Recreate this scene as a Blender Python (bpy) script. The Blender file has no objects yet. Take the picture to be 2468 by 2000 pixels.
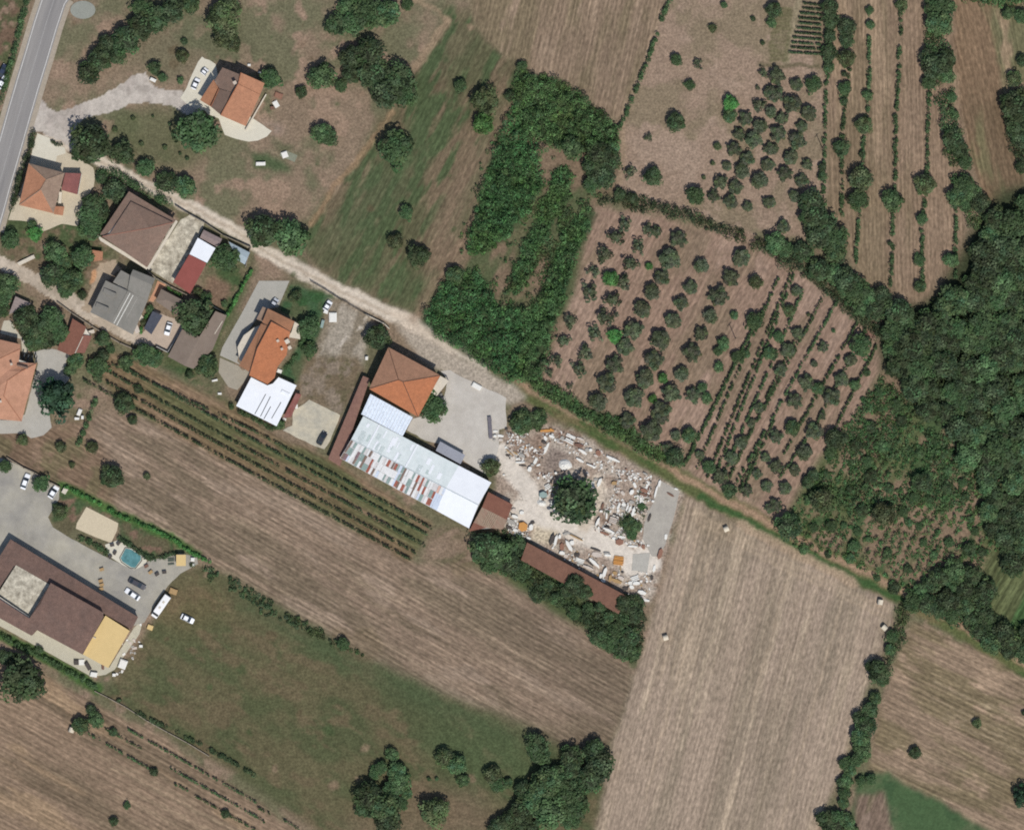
import bpy, math, random
import numpy as np
from mathutils import Vector

random.seed(11); rng = np.random.default_rng(11)
SC = bpy.context.scene
COL = SC.collection
PPM = 8.0                       # photograph pixels per metre
W, H = 2468, 2000
R = math.radians

# ---------------------------------------------------------------- camera
CAM_H = 1600.0
cd = bpy.data.cameras.new("camera"); cam = bpy.data.objects.new("camera", cd); COL.objects.link(cam)
cam.location = (0, 0, CAM_H); cam.rotation_euler = (0, 0, 0)
cd.sensor_width = 36.0; cd.sensor_fit = 'HORIZONTAL'
cd.lens = 36.0 * CAM_H / (W / PPM)
cd.clip_start = 10; cd.clip_end = 20000
SC.camera = cam
# ---------------------------------------------------------------- light
SUN_EL, SUN_AZ = R(58), R(157)          # azimuth clockwise from +Y
wd = bpy.data.worlds.new("World"); SC.world = wd; wd.use_nodes = True
nt = wd.node_tree; nt.nodes.clear()
sky = nt.nodes.new('ShaderNodeTexSky'); sky.sky_type = 'NISHITA'; sky.sun_disc = False
sky.sun_elevation = SUN_EL; sky.sun_rotation = SUN_AZ
bg = nt.nodes.new('ShaderNodeBackground'); bg.inputs['Strength'].default_value = 0.1
wo = nt.nodes.new('ShaderNodeOutputWorld')
nt.links.new(sky.outputs[0], bg.inputs[0]); nt.links.new(bg.outputs[0], wo.inputs[0])
sl = bpy.data.lights.new("sun", 'SUN'); sl.energy = 3.75; sl.angle = R(0.5); sl.color = (1.0, 0.96, 0.9)
so = bpy.data.objects.new("sun", sl); COL.objects.link(so)
sd = Vector((math.sin(SUN_AZ) * math.cos(SUN_EL), math.cos(SUN_AZ) * math.cos(SUN_EL), math.sin(SUN_EL)))
so.rotation_euler = (-sd).to_track_quat('-Z', 'Y').to_euler(); so.location = sd * 500
SC.view_settings.view_transform = 'Standard'; SC.view_settings.look = 'None'
SC.view_settings.exposure = 0.0; SC.view_settings.gamma = 1.0
SC.render.engine = 'CYCLES'
SC.cycles.max_bounces = 4; SC.cycles.diffuse_bounces = 2; SC.cycles.glossy_bounces = 1
SC.cycles.transparent_max_bounces = 4
SC.cycles.filter_width = 1.9
SC.cycles.use_denoising = False
E_LIT = 1.22

def lin(c):
    return tuple(((v / 255) / 12.92 if v <= 10 else ((v / 255 + 0.055) / 1.055) ** 2.4) for v in c)
def C(r, g, b, k=1.0):                   # sunlit appearance in the picture -> base colour
    return tuple(min(0.9, v * k / E_LIT) for v in lin((r, g, b)))

# ---------------------------------------------------------------- plan coordinates
FR = {'S': (0, 0, 1), 'V': (0, 0, .8679), 'zA': (400, 120, 6.678), 'zB': (0, 300, 6.678), 'zC': (220, 440, 5.1),
      'zD': (200, 620, 6.678), 'zE': (500, 680, 6.678), 'zF': (560, 860, 6.678), 'zG': (0, 760, 6.678),
      'zH': (800, 800, 5.1), 'zI': (780, 960, 4.452), 'zJ': (0, 1280, 4.284), 'zK': (1180, 1000, 7.14),
      'zL': (1400, 1080, 8.238), 'zM': (1220, 1220, 5.355), 'zN': (140, 1280, 6.2), 'zO': (0, 1100, 10.71),
      'zP': (640, 680, 8.238)}
for _c, _ox in enumerate((0, 620, 1240, 1850)):
    for _r in range(4):
        FR['t%d%d' % (_c, _r)] = (_ox, 500 * _r, 3.466 if _c == 3 else 3.455)
def P(f, x, y):
    ox, oy, s = FR[f]
    return ((ox + x / s) / PPM - W / PPM / 2, H / PPM / 2 - (oy + y / s) / PPM)
def PL(f, *xy):
    if len(xy) == 1: xy = xy[0]
    return [P(f, xy[i], xy[i + 1]) for i in range(0, len(xy), 2)]

# ---------------------------------------------------------------- helpers
def mk(name, data, parent=None, loc=None):
    o = bpy.data.objects.new(name, data); COL.objects.link(o)
    if parent is not None: o.parent = parent
    if loc is not None: o.location = loc
    return o
def tag(o, label=None, cat=None, group=None, kind=None):
    if label: o['label'] = label
    if cat: o['category'] = cat
    if group: o['group'] = group
    if kind: o['kind'] = kind
    return o
def thing(name, label, cat, loc=(0, 0, 0), rz=0, group=None):
    o = mk(name, None); o.location = loc; o.rotation_euler = (0, 0, rz); o.empty_display_size = .3
    return tag(o, label, cat, group)
def mesh(name, verts, faces, mats=None, fm=None, smooth=False):
    m = bpy.data.meshes.new(name); m.from_pydata([tuple(v) for v in verts], [], [tuple(f) for f in faces])
    for x in (mats if isinstance(mats, (list, tuple)) else [mats] if mats else []): m.materials.append(x)
    if fm: m.polygons.foreach_set('material_index', fm)
    if smooth: m.polygons.foreach_set('use_smooth', [True] * len(m.polygons))
    m.update(); return m
def quads_mesh(name, V, cols, mat):       # V (n,4,3)
    n = len(V); m = bpy.data.meshes.new(name)
    m.vertices.add(n * 4); m.vertices.foreach_set('co', V.reshape(-1).astype(np.float32))
    m.loops.add(n * 4); m.loops.foreach_set('vertex_index', np.arange(n * 4, dtype=np.int32))
    m.polygons.add(n); m.polygons.foreach_set('loop_start', np.arange(0, n * 4, 4, dtype=np.int32))
    m.polygons.foreach_set('loop_total', np.full(n, 4, dtype=np.int32))
    a = m.color_attributes.new('Col', 'FLOAT_COLOR', 'POINT')
    c = np.ones((n * 4, 4), dtype=np.float32); c[:, :3] = np.repeat(cols, 4, axis=0)
    a.data.foreach_set('color', c.reshape(-1)); m.materials.append(mat); m.update(calc_edges=True); return m
class MB:
    def __init__(s): s.v = []; s.f = []; s.m = []
    def add(s, vs, fs, mi=0):
        b = len(s.v); s.v += [tuple(x) for x in vs]; s.f += [tuple(b + i for i in f) for f in fs]; s.m += [mi] * len(fs)
    def prism(s, poly, z0, z1, mi=0):
        n = len(poly); 
        a = sum(poly[i][0] * poly[(i + 1) % n][1] - poly[(i + 1) % n][0] * poly[i][1] for i in range(n))
        if a < 0: poly = poly[::-1]
        s.add([(x, y, z0) for x, y in poly] + [(x, y, z1) for x, y in poly],
              [tuple(range(n, 2 * n)), tuple(range(n - 1, -1, -1))] + [(i, (i + 1) % n, n + (i + 1) % n, n + i) for i in range(n)], mi)
    def box(s, cx, cy, z0, z1, lx, ly, rz=0, mi=0, jit=0):
        c, q = math.cos(rz), math.sin(rz); p = []
        for dx, dy in ((-.5, -.5), (.5, -.5), (.5, .5), (-.5, .5)):
            x, y = dx * lx + random.uniform(-jit, jit), dy * ly + random.uniform(-jit, jit); p.append((cx + x * c - y * q, cy + x * q + y * c))
        s.prism(p, z0, z1, mi)
    def tube(s, a, b, r0, r1, n=6, mi=0):
        a, b = Vector(a), Vector(b); d = (b - a).normalized(); u = d.orthogonal().normalized(); w = d.cross(u)
        vs = [a + (u * math.cos(t) + w * math.sin(t)) * r0 for t in [2 * math.pi * i / n for i in range(n)]]
        vs += [b + (u * math.cos(t) + w * math.sin(t)) * r1 for t in [2 * math.pi * i / n for i in range(n)]]
        s.add(vs, [(i, (i + 1) % n, n + (i + 1) % n, n + i) for i in range(n)] + [tuple(range(n - 1, -1, -1)), tuple(range(n, 2 * n))], mi)
    def mesh(s, name, mats, smooth=False): return mesh(name, s.v, s.f, mats, s.m, smooth)
    def obj(s, name, mats, parent=None, smooth=False): return mk(name, s.mesh(name, mats, smooth), parent)

# ---------------------------------------------------------------- noise
_ng = rng.random((8, 256, 256))
def vnoise(x, y, k=0):
    g = _ng[k % 8]; x = x + 1000.37 * (k + 1); y = y + 517.9 * (k + 3)
    xi = np.floor(x).astype(int); yi = np.floor(y).astype(int); fx = x - xi; fy = y - yi
    fx = fx * fx * (3 - 2 * fx); fy = fy * fy * (3 - 2 * fy)
    a = g[yi & 255, xi & 255]; b = g[yi & 255, (xi + 1) & 255]; c = g[(yi + 1) & 255, xi & 255]; d = g[(yi + 1) & 255, (xi + 1) & 255]
    return (a * (1 - fx) + b * fx) * (1 - fy) + (c * (1 - fx) + d * fx) * fy
def fbm(x, y, k=0, o=4):
    s = 0; a = 1; t = 0
    for i in range(o): s = s + a * vnoise(x * 2 ** i, y * 2 ** i, k + i); t += a; a *= .55
    return s / t

# ---------------------------------------------------------------- materials
def newmat(name, rough=.9, spec=.2):
    m = bpy.data.materials.new(name); m.use_nodes = True; n = m.node_tree
    b = n.nodes['Principled BSDF']; b.inputs['Roughness'].default_value = rough
    b.inputs['Specular IOR Level'].default_value = spec
    return m, n, b
def N(n, t, **k):
    q = n.nodes.new(t)
    for a, v in k.items():
        if a[0] == '_': q.inputs[a[1:].replace('_', ' ')].default_value = v
        else: setattr(q, a, v)
    return q
def noise_fac(n, scale, detail=3, angle=0, stretch=1, lo=.3, hi=.7, rough=.6):
    tc = N(n, 'ShaderNodeTexCoord'); mp = N(n, 'ShaderNodeMapping')
    mp.vector_type = 'TEXTURE'; mp.inputs['Rotation'].default_value = (0, 0, angle); mp.inputs['Scale'].default_value = (stretch, 1, 1)
    ns = N(n, 'ShaderNodeTexNoise', _Scale=scale, _Detail=detail, _Roughness=rough)
    n.links.new(tc.outputs['Object'], mp.inputs[0]); n.links.new(mp.outputs[0], ns.inputs[0])
    r = N(n, 'ShaderNodeMapRange'); r.inputs[1].default_value = lo; r.inputs[2].default_value = hi
    n.links.new(ns.outputs[0], r.inputs[0]); return r.outputs[0]
def mul_by(n, col, fac, lo, hi):          # colour * lerp(lo, hi, fac)
    r = N(n, 'ShaderNodeMapRange'); r.inputs[3].default_value = lo; r.inputs[4].default_value = hi; n.links.new(fac, r.inputs[0])
    v = N(n, 'ShaderNodeVectorMath', operation='SCALE'); n.links.new(col, v.inputs[0]); n.links.new(r.outputs[0], v.inputs[3]); return v.outputs[0]
def mixc(n, a, b, fac, amt=1.0):
    m = N(n, 'ShaderNodeMix', data_type='RGBA')
    if isinstance(a, tuple): m.inputs[6].default_value = (*a[:3], 1)
    else: n.links.new(a, m.inputs[6])
    if isinstance(b, tuple): m.inputs[7].default_value = (*b[:3], 1)
    else: n.links.new(b, m.inputs[7])
    if amt != 1.0:
        k = N(n, 'ShaderNodeMath', operation='MULTIPLY'); k.inputs[1].default_value = amt; n.links.new(fac, k.inputs[0]); fac = k.outputs[0]
    n.links.new(fac, m.inputs[0]); return m.outputs[2]
_mc = {}
def flat(name, c, var=.12, scale=.6, c2=None, amt=.5, rough=.85, spec=.2, angle=0, stretch=1, metal=0, fine=.08):
    """a weathered surface: base colour, a second colour in patches, fine grain"""
    key = (name,)
    if key in _mc: return _mc[key]
    m, n, b = newmat(name, rough, spec); b.inputs['Metallic'].default_value = metal
    f = noise_fac(n, scale, 4, angle, stretch); c2 = c2 or tuple(v * .78 for v in c)
    col = mixc(n, c, c2, f, amt)
    col = mul_by(n, col, noise_fac(n, scale * 3.1, 3, angle, stretch), 1 - var, 1 + var)
    col = mul_by(n, col, noise_fac(n, 3.2, 2), 1 - fine, 1 + fine)
    n.links.new(col, b.inputs['Base Color']); _mc[key] = m; return m
def ground_mat(name, angle=0, streak=.0, st_scale=1.2, mott=.18, m_scale=.8, fine=.16, st_len=14):
    m, n, b = newmat(name, .95, .1)
    at = N(n, 'ShaderNodeAttribute', attribute_name='Col'); col = at.outputs['Color']
    if streak:
        col = mul_by(n, col, noise_fac(n, st_scale, 2, angle, st_len, .32, .68), 1 - streak, 1 + streak)
        col = mul_by(n, col, noise_fac(n, st_scale * .3, 2, angle, st_len, .3, .7), 1 - streak * .6, 1 + streak * .6)
        col = mul_by(n, col, noise_fac(n, st_scale * 1.1, 1, angle + .03, st_len * 3, .36, .64), 1 - streak * .7, 1 + streak * .7)
    if streak:
        tc = N(n, 'ShaderNodeTexCoord'); mp = N(n, 'ShaderNodeMapping'); mp.vector_type = 'TEXTURE'; mp.inputs['Rotation'].default_value = (0, 0, angle)
        wv = N(n, 'ShaderNodeTexWave', wave_type='BANDS', bands_direction='Y', _Scale=.17 * max(1, st_scale), _Distortion=2.2, _Detail=2, _Detail_Scale=.25)
        n.links.new(tc.outputs['Object'], mp.inputs[0]); n.links.new(mp.outputs[0], wv.inputs[0]); col = mul_by(n, col, wv.outputs['Fac'], 1 - streak * .75, 1 + streak * .6)
    col = mul_by(n, col, noise_fac(n, m_scale, 3, angle, 2.2 if streak else 1), 1 - mott, 1 + mott)
    col = mul_by(n, col, noise_fac(n, 1.5, 2, angle, 2.5 if streak else 1, .36, .64), 1 - fine * 1.25, 1 + fine * 1.25)
    sp = noise_fac(n, .9, 4, 0, 1, .5, .72, .75)
    col = mixc(n, col, (.05, .06, .03), sp, .22)
    n.links.new(col, b.inputs['Base Color'])
    bp = N(n, 'ShaderNodeBump', _Strength=.5, _Distance=.12)
    hf = noise_fac(n, 1.6, 3, angle, 5 if streak else 1, 0, 1); n.links.new(hf, bp.inputs['Height']); n.links.new(bp.outputs[0], b.inputs['Normal'])
    return m
def leaf_mat(name, c, var=.35):
    m, n, b = newmat(name, .75, .15)
    at = N(n, 'ShaderNodeAttribute', attribute_name='Col'); oi = N(n, 'ShaderNodeObjectInfo')
    mx = N(n, 'ShaderNodeMix', data_type='RGBA', blend_type='MULTIPLY'); mx.inputs[0].default_value = 1; mx.inputs[7].default_value = (*c, 1)
    n.links.new(at.outputs['Color'], mx.inputs[6])
    col = mul_by(n, mx.outputs[2], oi.outputs['Random'], 1 - var * .6, 1 + var * .6)
    hs = N(n, 'ShaderNodeHueSaturation'); r = N(n, 'ShaderNodeMapRange'); r.inputs[3].default_value = .485; r.inputs[4].default_value = .515
    n.links.new(oi.outputs['Random'], r.inputs[0]); n.links.new(r.outputs[0], hs.inputs['Hue']); n.links.new(col, hs.inputs['Color'])
    n.links.new(hs.outputs[0], b.inputs['Base Color']); return m
def ringmat(name, c): return flat(name, c)

# ================================================================ GROUND
GX0, GX1, GY0, GY1, GS = -168., 168., -138., 138., .5
nx = int((GX1 - GX0) / GS) + 1; ny = int((GY1 - GY0) / GS) + 1
gx, gy = np.meshgrid(np.linspace(GX0, GX1, nx), np.linspace(GY0, GY1, ny))
wx = gx + 1.3 * (fbm(gx / 6, gy / 6, 1) - .5) + .9 * (vnoise(gx / 1.6, gy / 1.6, 2) - .5)
wy = gy + 1.3 * (fbm(gx / 6, gy / 6, 3) - .5) + .9 * (vnoise(gx / 1.6, gy / 1.6, 4) - .5)
def inpoly(poly, X, Y):
    r = np.zeros(X.shape, bool); n = len(poly)
    for i in range(n):
        x0, y0 = poly[i]; x1, y1 = poly[(i + 1) % n]
        if y0 == y1: continue
        r ^= ((y0 > Y) != (y1 > Y)) & (X < (x1 - x0) * (Y - y0) / (y1 - y0) + x0)
    return r
def box_blur(a, r):
    for ax in (0, 1):
        k = 2 * r + 1; p = np.pad(a, [(r + 1, r) if i == ax else (0, 0) for i in (0, 1)], mode='edge'); c = np.cumsum(p, axis=ax)
        a = (np.take(c, range(k, c.shape[ax]), axis=ax) - np.take(c, range(0, c.shape[ax] - k), axis=ax)) / k
    return a
gcol = np.zeros((ny, nx, 3)); gid = np.zeros((ny, nx), int); gnames = ['ground_cover']; gmats = {}
def mixn(c1, c2, f): return np.array(c1)[None, None] * (1 - f[..., None]) + np.array(c2)[None, None] * f[..., None]
def sstep(x, a, b): t = np.clip((x - a) / (b - a), 0, 1); return t * t * (3 - 2 * t)
def tex(c1, c2, c3, sc, ang=0, st=1, k=0, thr=(.42, .6), thr3=(.58, .7)):
    ca, sa = math.cos(ang), math.sin(ang); u = (gx * ca + gy * sa) / st; v = -gx * sa + gy * ca
    f = sstep(fbm(u / sc, v / sc, k), *thr); g = sstep(fbm(u / sc * 1.7, v / sc * 1.7, k + 3), *thr3)
    r = mixn(c1, c2, f); return r * (1 - g[..., None]) + np.array(c3)[None, None] * g[..., None]
def area(poly, c, name=None, soft=1, mat=None, amt=1.0, warp=True):
    global gcol
    m = inpoly(poly, wx if warp else gx, wy if warp else gy).astype(float)
    a = box_blur(box_blur(m, soft), soft) if soft else m
    a = a[..., None] * amt
    gcol = gcol * (1 - a) + (c if isinstance(c, np.ndarray) else np.array(c)[None, None]) * a
    if name:
        gnames.append(name); gmats[len(gnames) - 1] = mat; gid[m > .5] = len(gnames) - 1
def line_d(pts, X=None, Y=None):
    X = wx if X is None else X; Y = wy if Y is None else Y; d = np.full(X.shape, 1e9)
    for (x0, y0), (x1, y1) in zip(pts, pts[1:]):
        dx, dy = x1 - x0, y1 - y0; L = dx * dx + dy * dy + 1e-9
        t = np.clip(((X - x0) * dx + (Y - y0) * dy) / L, 0, 1); d = np.minimum(d, np.hypot(X - x0 - t * dx, Y - y0 - t * dy))
    return d
def stroke(pts, w, c, soft=.5, amt=1.0, name=None, mat=None):
    global gcol
    d = line_d(pts); a = (1 - sstep(d, w / 2 - soft / 2, w / 2 + soft))[..., None] * amt
    gcol = gcol * (1 - a) + (c if isinstance(c, np.ndarray) else np.array(c)[None, None]) * a
    if name: gnames.append(name); gmats[len(gnames) - 1] = mat; gid[d < w / 2] = len(gnames) - 1
def blob(f, x, y, r, c, amt=.8):
    global gcol
    px, py = P(f, x, y); rr = r / FR[f][2] / PPM
    a = (1 - sstep(np.hypot(wx - px, wy - py), rr * .6, rr * 1.1))[..., None] * amt; gcol = gcol * (1 - a) + np.array(c)[None, None] * a

TAN, TAN2, BRN = C(143, 124, 106), C(128, 112, 93), C(118, 96, 80)
GRN, GRN2, OLV = C(82, 92, 62), C(62, 84, 54), C(104, 100, 74)
LIME = C(70, 108, 62)
gcol[:] = tex(C(132, 115, 96), C(108, 104, 80), C(144, 123, 105), 12, k=0)
G0 = ground_mat('dry grass and soil', mott=.16)
G_f = lambda a, s=.15, sc=1.3, ln=14: ground_mat('field soil', R(a), s, sc, .12, .9, .15, ln)
# upper left dry grass round the villa
area(PL('V', 100, 0, 1000, 0, 930, 60, 880, 140, 800, 240, 700, 380, 640, 460, 500, 480, 330, 400, 220, 330, 160, 290, 90, 240, 110, 120),
     tex(C(136, 118, 99), C(110, 107, 83), C(148, 126, 107), 10, k=1, thr=(.4, .62)), 'dry_meadow', 2, ground_mat('dry meadow', mott=.14))
area(PL('t00', 1150, 300, 1700, 60, 2050, 250, 2142, 560, 1650, 500, 1500, 720, 1280, 700, 1100, 560, 950, 620), C(98, 100, 76), None, 6, amt=.6)
area(PL('t00', 900, 950, 1300, 860, 1500, 960, 1560, 1200, 1750, 1260, 1560, 1440, 1100, 1380, 930, 1100), C(92, 96, 68), None, 4, amt=.8)
# central meadow
area(PL('V', 930, 10, 985, 30, 1010, 80, 1100, 140, 1070, 200, 1040, 290, 1000, 400, 985, 500, 950, 565, 880, 665, 840, 650, 760, 612, 640, 550, 640, 480, 740, 350, 810, 240, 870, 150, 925, 50),
     tex(C(94, 92, 68), C(116, 101, 81), C(78, 90, 61), 5, R(62), 4, 2, (.36, .6), (.46, .64)), 'meadow', 2, ground_mat('meadow grass', R(62), .1, .9, .16, .8, .16, 6))
area(PL('V', 925, 15, 985, 30, 1010, 90, 960, 140, 900, 160, 880, 150), C(76, 90, 62), None, 4, amt=.4)
area(PL('V', 820, 280, 880, 250, 900, 330, 830, 430, 720, 520, 660, 550, 640, 520, 730, 400), C(82, 94, 66), None, 5, amt=.5)
area(PL('V', 650, 520, 860, 560, 900, 590, 870, 660, 740, 600), C(80, 92, 62), None, 6, amt=.55)
area(PL('V', 920, 420, 1000, 300, 1060, 170, 1075, 200, 1045, 290, 1000, 380, 960, 520, 900, 600, 880, 560), C(126, 108, 89), None, 4, amt=.75)
# soil between the thickets
area(PL('V', 1060, 180, 1300, 290, 1295, 400, 1250, 440, 1220, 560, 1140, 790, 1020, 620, 960, 560, 1000, 400, 1040, 290), tex(C(124, 106, 87), C(88, 94, 66), C(100, 98, 72), 8, R(62), 2, 3, (.45, .62)), 'thicket_clearing', 2, ground_mat('clearing soil'))
# top field and the two groves
area(PL('V', 985, -20, 1400, -20, 1350, 130, 1296, 258, 1200, 205, 1100, 145, 1010, 85, 985, 40), tex(C(136, 117, 98), C(124, 110, 88), C(148, 128, 108), 9, R(77), 4, 4), 'stubble_field', 1, G_f(77, .13))
area(PL('V', 1405, -10, 1730, -10, 1730, 480, 1690, 500, 1560, 480, 1290, 400, 1300, 260, 1350, 130), tex(C(150, 129, 111), C(134, 119, 98), C(156, 135, 117), 12, k=5), 'olive_grove_soil', 1, ground_mat('grove soil', mott=.12))
area(PL('V', 1245, 430, 1560, 490, 1660, 560, 1830, 700, 1850, 760, 1750, 960, 1640, 1090, 1500, 1040, 1400, 950, 1130, 790, 1200, 620), tex(C(148, 124, 107), C(136, 117, 98), C(156, 132, 115), 10, R(62), 3, 6), 'olive_grove_soil', 1, G_f(62, .09, 1.0, 10))
# strips top right
area(PL('V', 1730, -10, 2020, -10, 2010, 400, 2030, 560, 1930, 640, 1840, 640, 1780, 540, 1730, 440), tex(C(140, 119, 99), C(130, 113, 91), C(150, 129, 106), 10, R(90), 6, 7), 'stubble_strip', 1, G_f(91, .12, 1.5))
area(PL('V', 1990, -10, 2142, -10, 2142, 420, 2080, 460, 2050, 400, 2020, 300, 2000, 150), tex(C(128, 106, 84), C(112, 94, 74), C(116, 108, 80), 12, R(102), 4, 2), 'tilled_strip', 1, G_f(102, .12, 1.2))
area(PL('V', 2075, 20, 2160, 10, 2160, 200, 2100, 220), tex(C(142, 124, 100), C(112, 108, 80), C(150, 130, 105), 8, R(100), 3, 1), 'tilled_strip', 1, G_f(100, .14, 1.4))
# wood floor and scrub on the right
area(PL('V', 2090, 400, 2160, 380, 2160, 1000, 2100, 1100, 1950, 900, 1840, 760, 1850, 660, 1950, 620, 2040, 470), C(60, 66, 46), 'wood_floor', 3, ground_mat('wood floor'))
area(PL('V', 1850, 760, 1960, 880, 2100, 960, 2160, 960, 2160, 1400, 2100, 1350, 1880, 1250, 1650, 1140, 1640, 1080, 1700, 980, 1800, 860), tex(C(92, 98, 66), C(130, 111, 91), C(74, 92, 60), 7, R(62), 2.5, 3, (.42, .58)), 'scrubland', 2, ground_mat('scrub soil'))
area(PL('V', 2080, 1150, 2160, 1100, 2160, 1400, 2040, 1320, 2030, 1230), tex(C(66, 90, 54), C(92, 98, 66), C(58, 82, 50), 6, R(60), 4, 4), 'crop_field', 2, ground_mat('green crop rows', R(60), .3, .9, .2, .8, .15, 16))
# big stubble field, bottom right field
area(PL('V', 1440, 1035, 1520, 1085, 1640, 1150, 1750, 1205, 1875, 1262, 1850, 1350, 1800, 1480, 1775, 1560, 1745, 1640, 1700, 1760, 1240, 1760, 1280, 1560, 1325, 1420, 1352, 1335), tex(C(160, 142, 124), C(146, 131, 113), C(170, 152, 131), 10, R(75), 7, 5), 'stubble_field', 1, G_f(75.5, .1, 1.3, 20))
area(PL('V', 1440, 1040, 1560, 1110, 1530, 1140, 1440, 1110), C(122, 108, 86), None, 5, amt=.5)
area(PL('V', 1910, 1295, 2160, 1420, 2160, 1760, 2090, 1760, 1900, 1648, 1815, 1612, 1840, 1480, 1880, 1370), tex(C(142, 122, 102), C(124, 110, 86), C(156, 134, 112), 7, R(-26), 3, 6), 'tilled_field', 1, G_f(-26, .17, 1.2, 10))
area(PL('V', 1856, 1614, 1905, 1645, 1985, 1684, 2080, 1745, 1760, 1760, 1790, 1660, 1796, 1618), tex(C(72, 94, 62), C(86, 100, 70), C(64, 86, 57), 8, k=7), 'pasture', 1, ground_mat('pasture', mott=.1, fine=.08))
area(PL('V', 1793, 1662, 1850, 1655, 1868, 1740, 1778, 1750), tex(C(122, 104, 90), C(104, 98, 74), C(130, 112, 98), 5, R(70), 4, 1), 'seed_bed', 1, G_f(70, .14, 1.1))
# long field left of centre, vineyard soil
area(PL('V', -20, 900, 60, 900, 160, 890, 250, 850, 300, 860, 520, 960, 700, 1080, 870, 1175, 960, 1170, 1100, 1240, 1200, 1310, 1310, 1388, 1322, 1430, 1280, 1555, 1180, 1560, 1050, 1500, 900, 1440, 760, 1372, 620, 1292, 520, 1225, 400, 1160, 250, 1090, 120, 1012, -20, 950),
     tex(C(138, 119, 101), C(122, 107, 89), C(148, 129, 111), 8, R(-30), 4, 0), 'tilled_field', 1, G_f(-30, .17, 1.25, 10))
area(PL('V', -20, 900, 170, 880, 230, 960, 240, 1080, 110, 1005, -20, 945), tex(C(124, 103, 84), C(112, 102, 76), C(134, 112, 93), 8, k=3), None, 3, amt=.85)
area(PL('V', 1100, 1235, 1320, 1390, 1280, 1550, 1200, 1480, 1050, 1360), C(118, 102, 86), None, 8, amt=.45)
area(PL('V', 180, 745, 250, 740, 480, 840, 560, 905, 690, 960, 700, 965, 905, 1095, 860, 1178, 600, 1030, 400, 930, 250, 845), tex(C(122, 104, 80), C(98, 98, 68), C(136, 114, 92), 5, R(-30), 7, 2, (.4, .6)), 'vineyard_soil', 1, G_f(-30, .13, 1.3, 14))
area(PL('V', 900, 1110, 960, 1100, 1010, 1150, 1000, 1190, 880, 1170), tex(C(130, 112, 94), C(108, 100, 77), C(138, 119, 101), 4, R(30), 3, 3), None, 2)
# lower meadow
area(PL('V', 370, 1190, 420, 1178, 520, 1225, 620, 1292, 760, 1372, 900, 1440, 1060, 1505, 1180, 1562, 1275, 1560, 1245, 1760, 690, 1760, 500, 1625, 350, 1535, 215, 1452, 250, 1400, 320, 1300),
     tex(C(98, 93, 68), C(84, 88, 61), C(104, 94, 71), 6, R(-30), 2.2, 4, (.36, .62), (.54, .7)), 'meadow', 2, ground_mat('lower meadow grass', mott=.2, m_scale=.6))
area(PL('V', 400, 1180, 500, 1215, 760, 1372, 1060, 1505, 1190, 1565, 1150, 1590, 900, 1490, 700, 1390, 460, 1250), C(72, 88, 60), None, 4, amt=.55)
area(PL('V', 880, 1500, 1130, 1560, 1130, 1680, 1000, 1650, 900, 1590), C(76, 94, 62), None, 9, amt=.55)
area(PL('V', 860, 1640, 1000, 1650, 1080, 1760, 700, 1760, 740, 1700), C(124, 104, 86), None, 6, amt=.6)
area(PL('V', 330, 1260, 470, 1200, 480, 1290, 360, 1330), C(116, 98, 72), None, 8, amt=.5)
# bottom left field
area(PL('V', -20, 1380, 60, 1395, 120, 1425, 215, 1480, 320, 1530, 480, 1640, 660, 1760, -20, 1760), tex(C(140, 119, 99), C(122, 105, 86), C(152, 129, 104), 9, R(-30), 5, 5), 'stubble_field', 1, G_f(-29, .15, 1.2, 14))
# gardens by the houses
area(PL('t01', 0, 0, 860, 0, 830, 230, 960, 330, 760, 560, 700, 760, 420, 600, 0, 400), tex(C(112, 98, 78), C(76, 88, 58), C(132, 116, 96), 5, k=6), 'garden_soil', 2, ground_mat('garden soil'))
area(PL('t01', 1850, 450, 2130, 500, 1900, 1000, 1800, 1200, 1640, 1380, 1900, 1600, 2000, 1700, 1300, 1300, 1500, 1000), tex(C(84, 92, 62), C(70, 88, 56), C(112, 104, 80), 4, k=7), 'garden_grass', 2, ground_mat('garden grass'))
area(PL('zE', 1330, 0, 1600, 60, 2137, 240, 1960, 300, 1830, 560, 1880, 760, 1620, 1260, 1440, 1640, 1130, 1500, 1350, 1150, 1500, 900, 1400, 640, 1130, 440), tex(C(66, 92, 62), C(88, 96, 68), C(58, 88, 54), 5, k=1), 'garden_lawn', 1, ground_mat('lawn', mott=.12))
area(PL('zP', 1180, 330, 1600, 430, 2100, 660, 2137, 900, 1900, 1730, 1000, 1730, 1000, 1200, 1160, 860, 1300, 620), tex(C(162, 152, 137), C(136, 125, 108), C(188, 178, 164), 5, R(65), 2, 2), 'gravel_plot', 1, ground_mat('gravel plot', mott=.2))
area(PL('zF', 1180, 0, 2000, 0, 2137, 200, 1750, 930, 1300, 700, 1130, 640, 1050, 480), tex(C(118, 104, 84), C(138, 124, 108), C(104, 96, 74), 4, k=3), None, 1)
area(PL('zD', 2000, 290, 2137, 330, 2137, 800, 2050, 780, 1960, 560), C(128, 108, 88), None, 1)
area(PL('t01', 1760, 560, 1930, 650, 1850, 870, 1710, 780, 1700, 690), C(126, 104, 86), 'vegetable_plot', 1, ground_mat('vegetable plot'))
# left of the road
area(PL('V', -20, -20, 62, -20, 40, 60, 18, 140, 0, 230, -20, 230), tex(C(112, 92, 76), C(84, 90, 62), C(140, 118, 100), 4, k=4), 'plot', 1, ground_mat('road side plot'))
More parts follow.
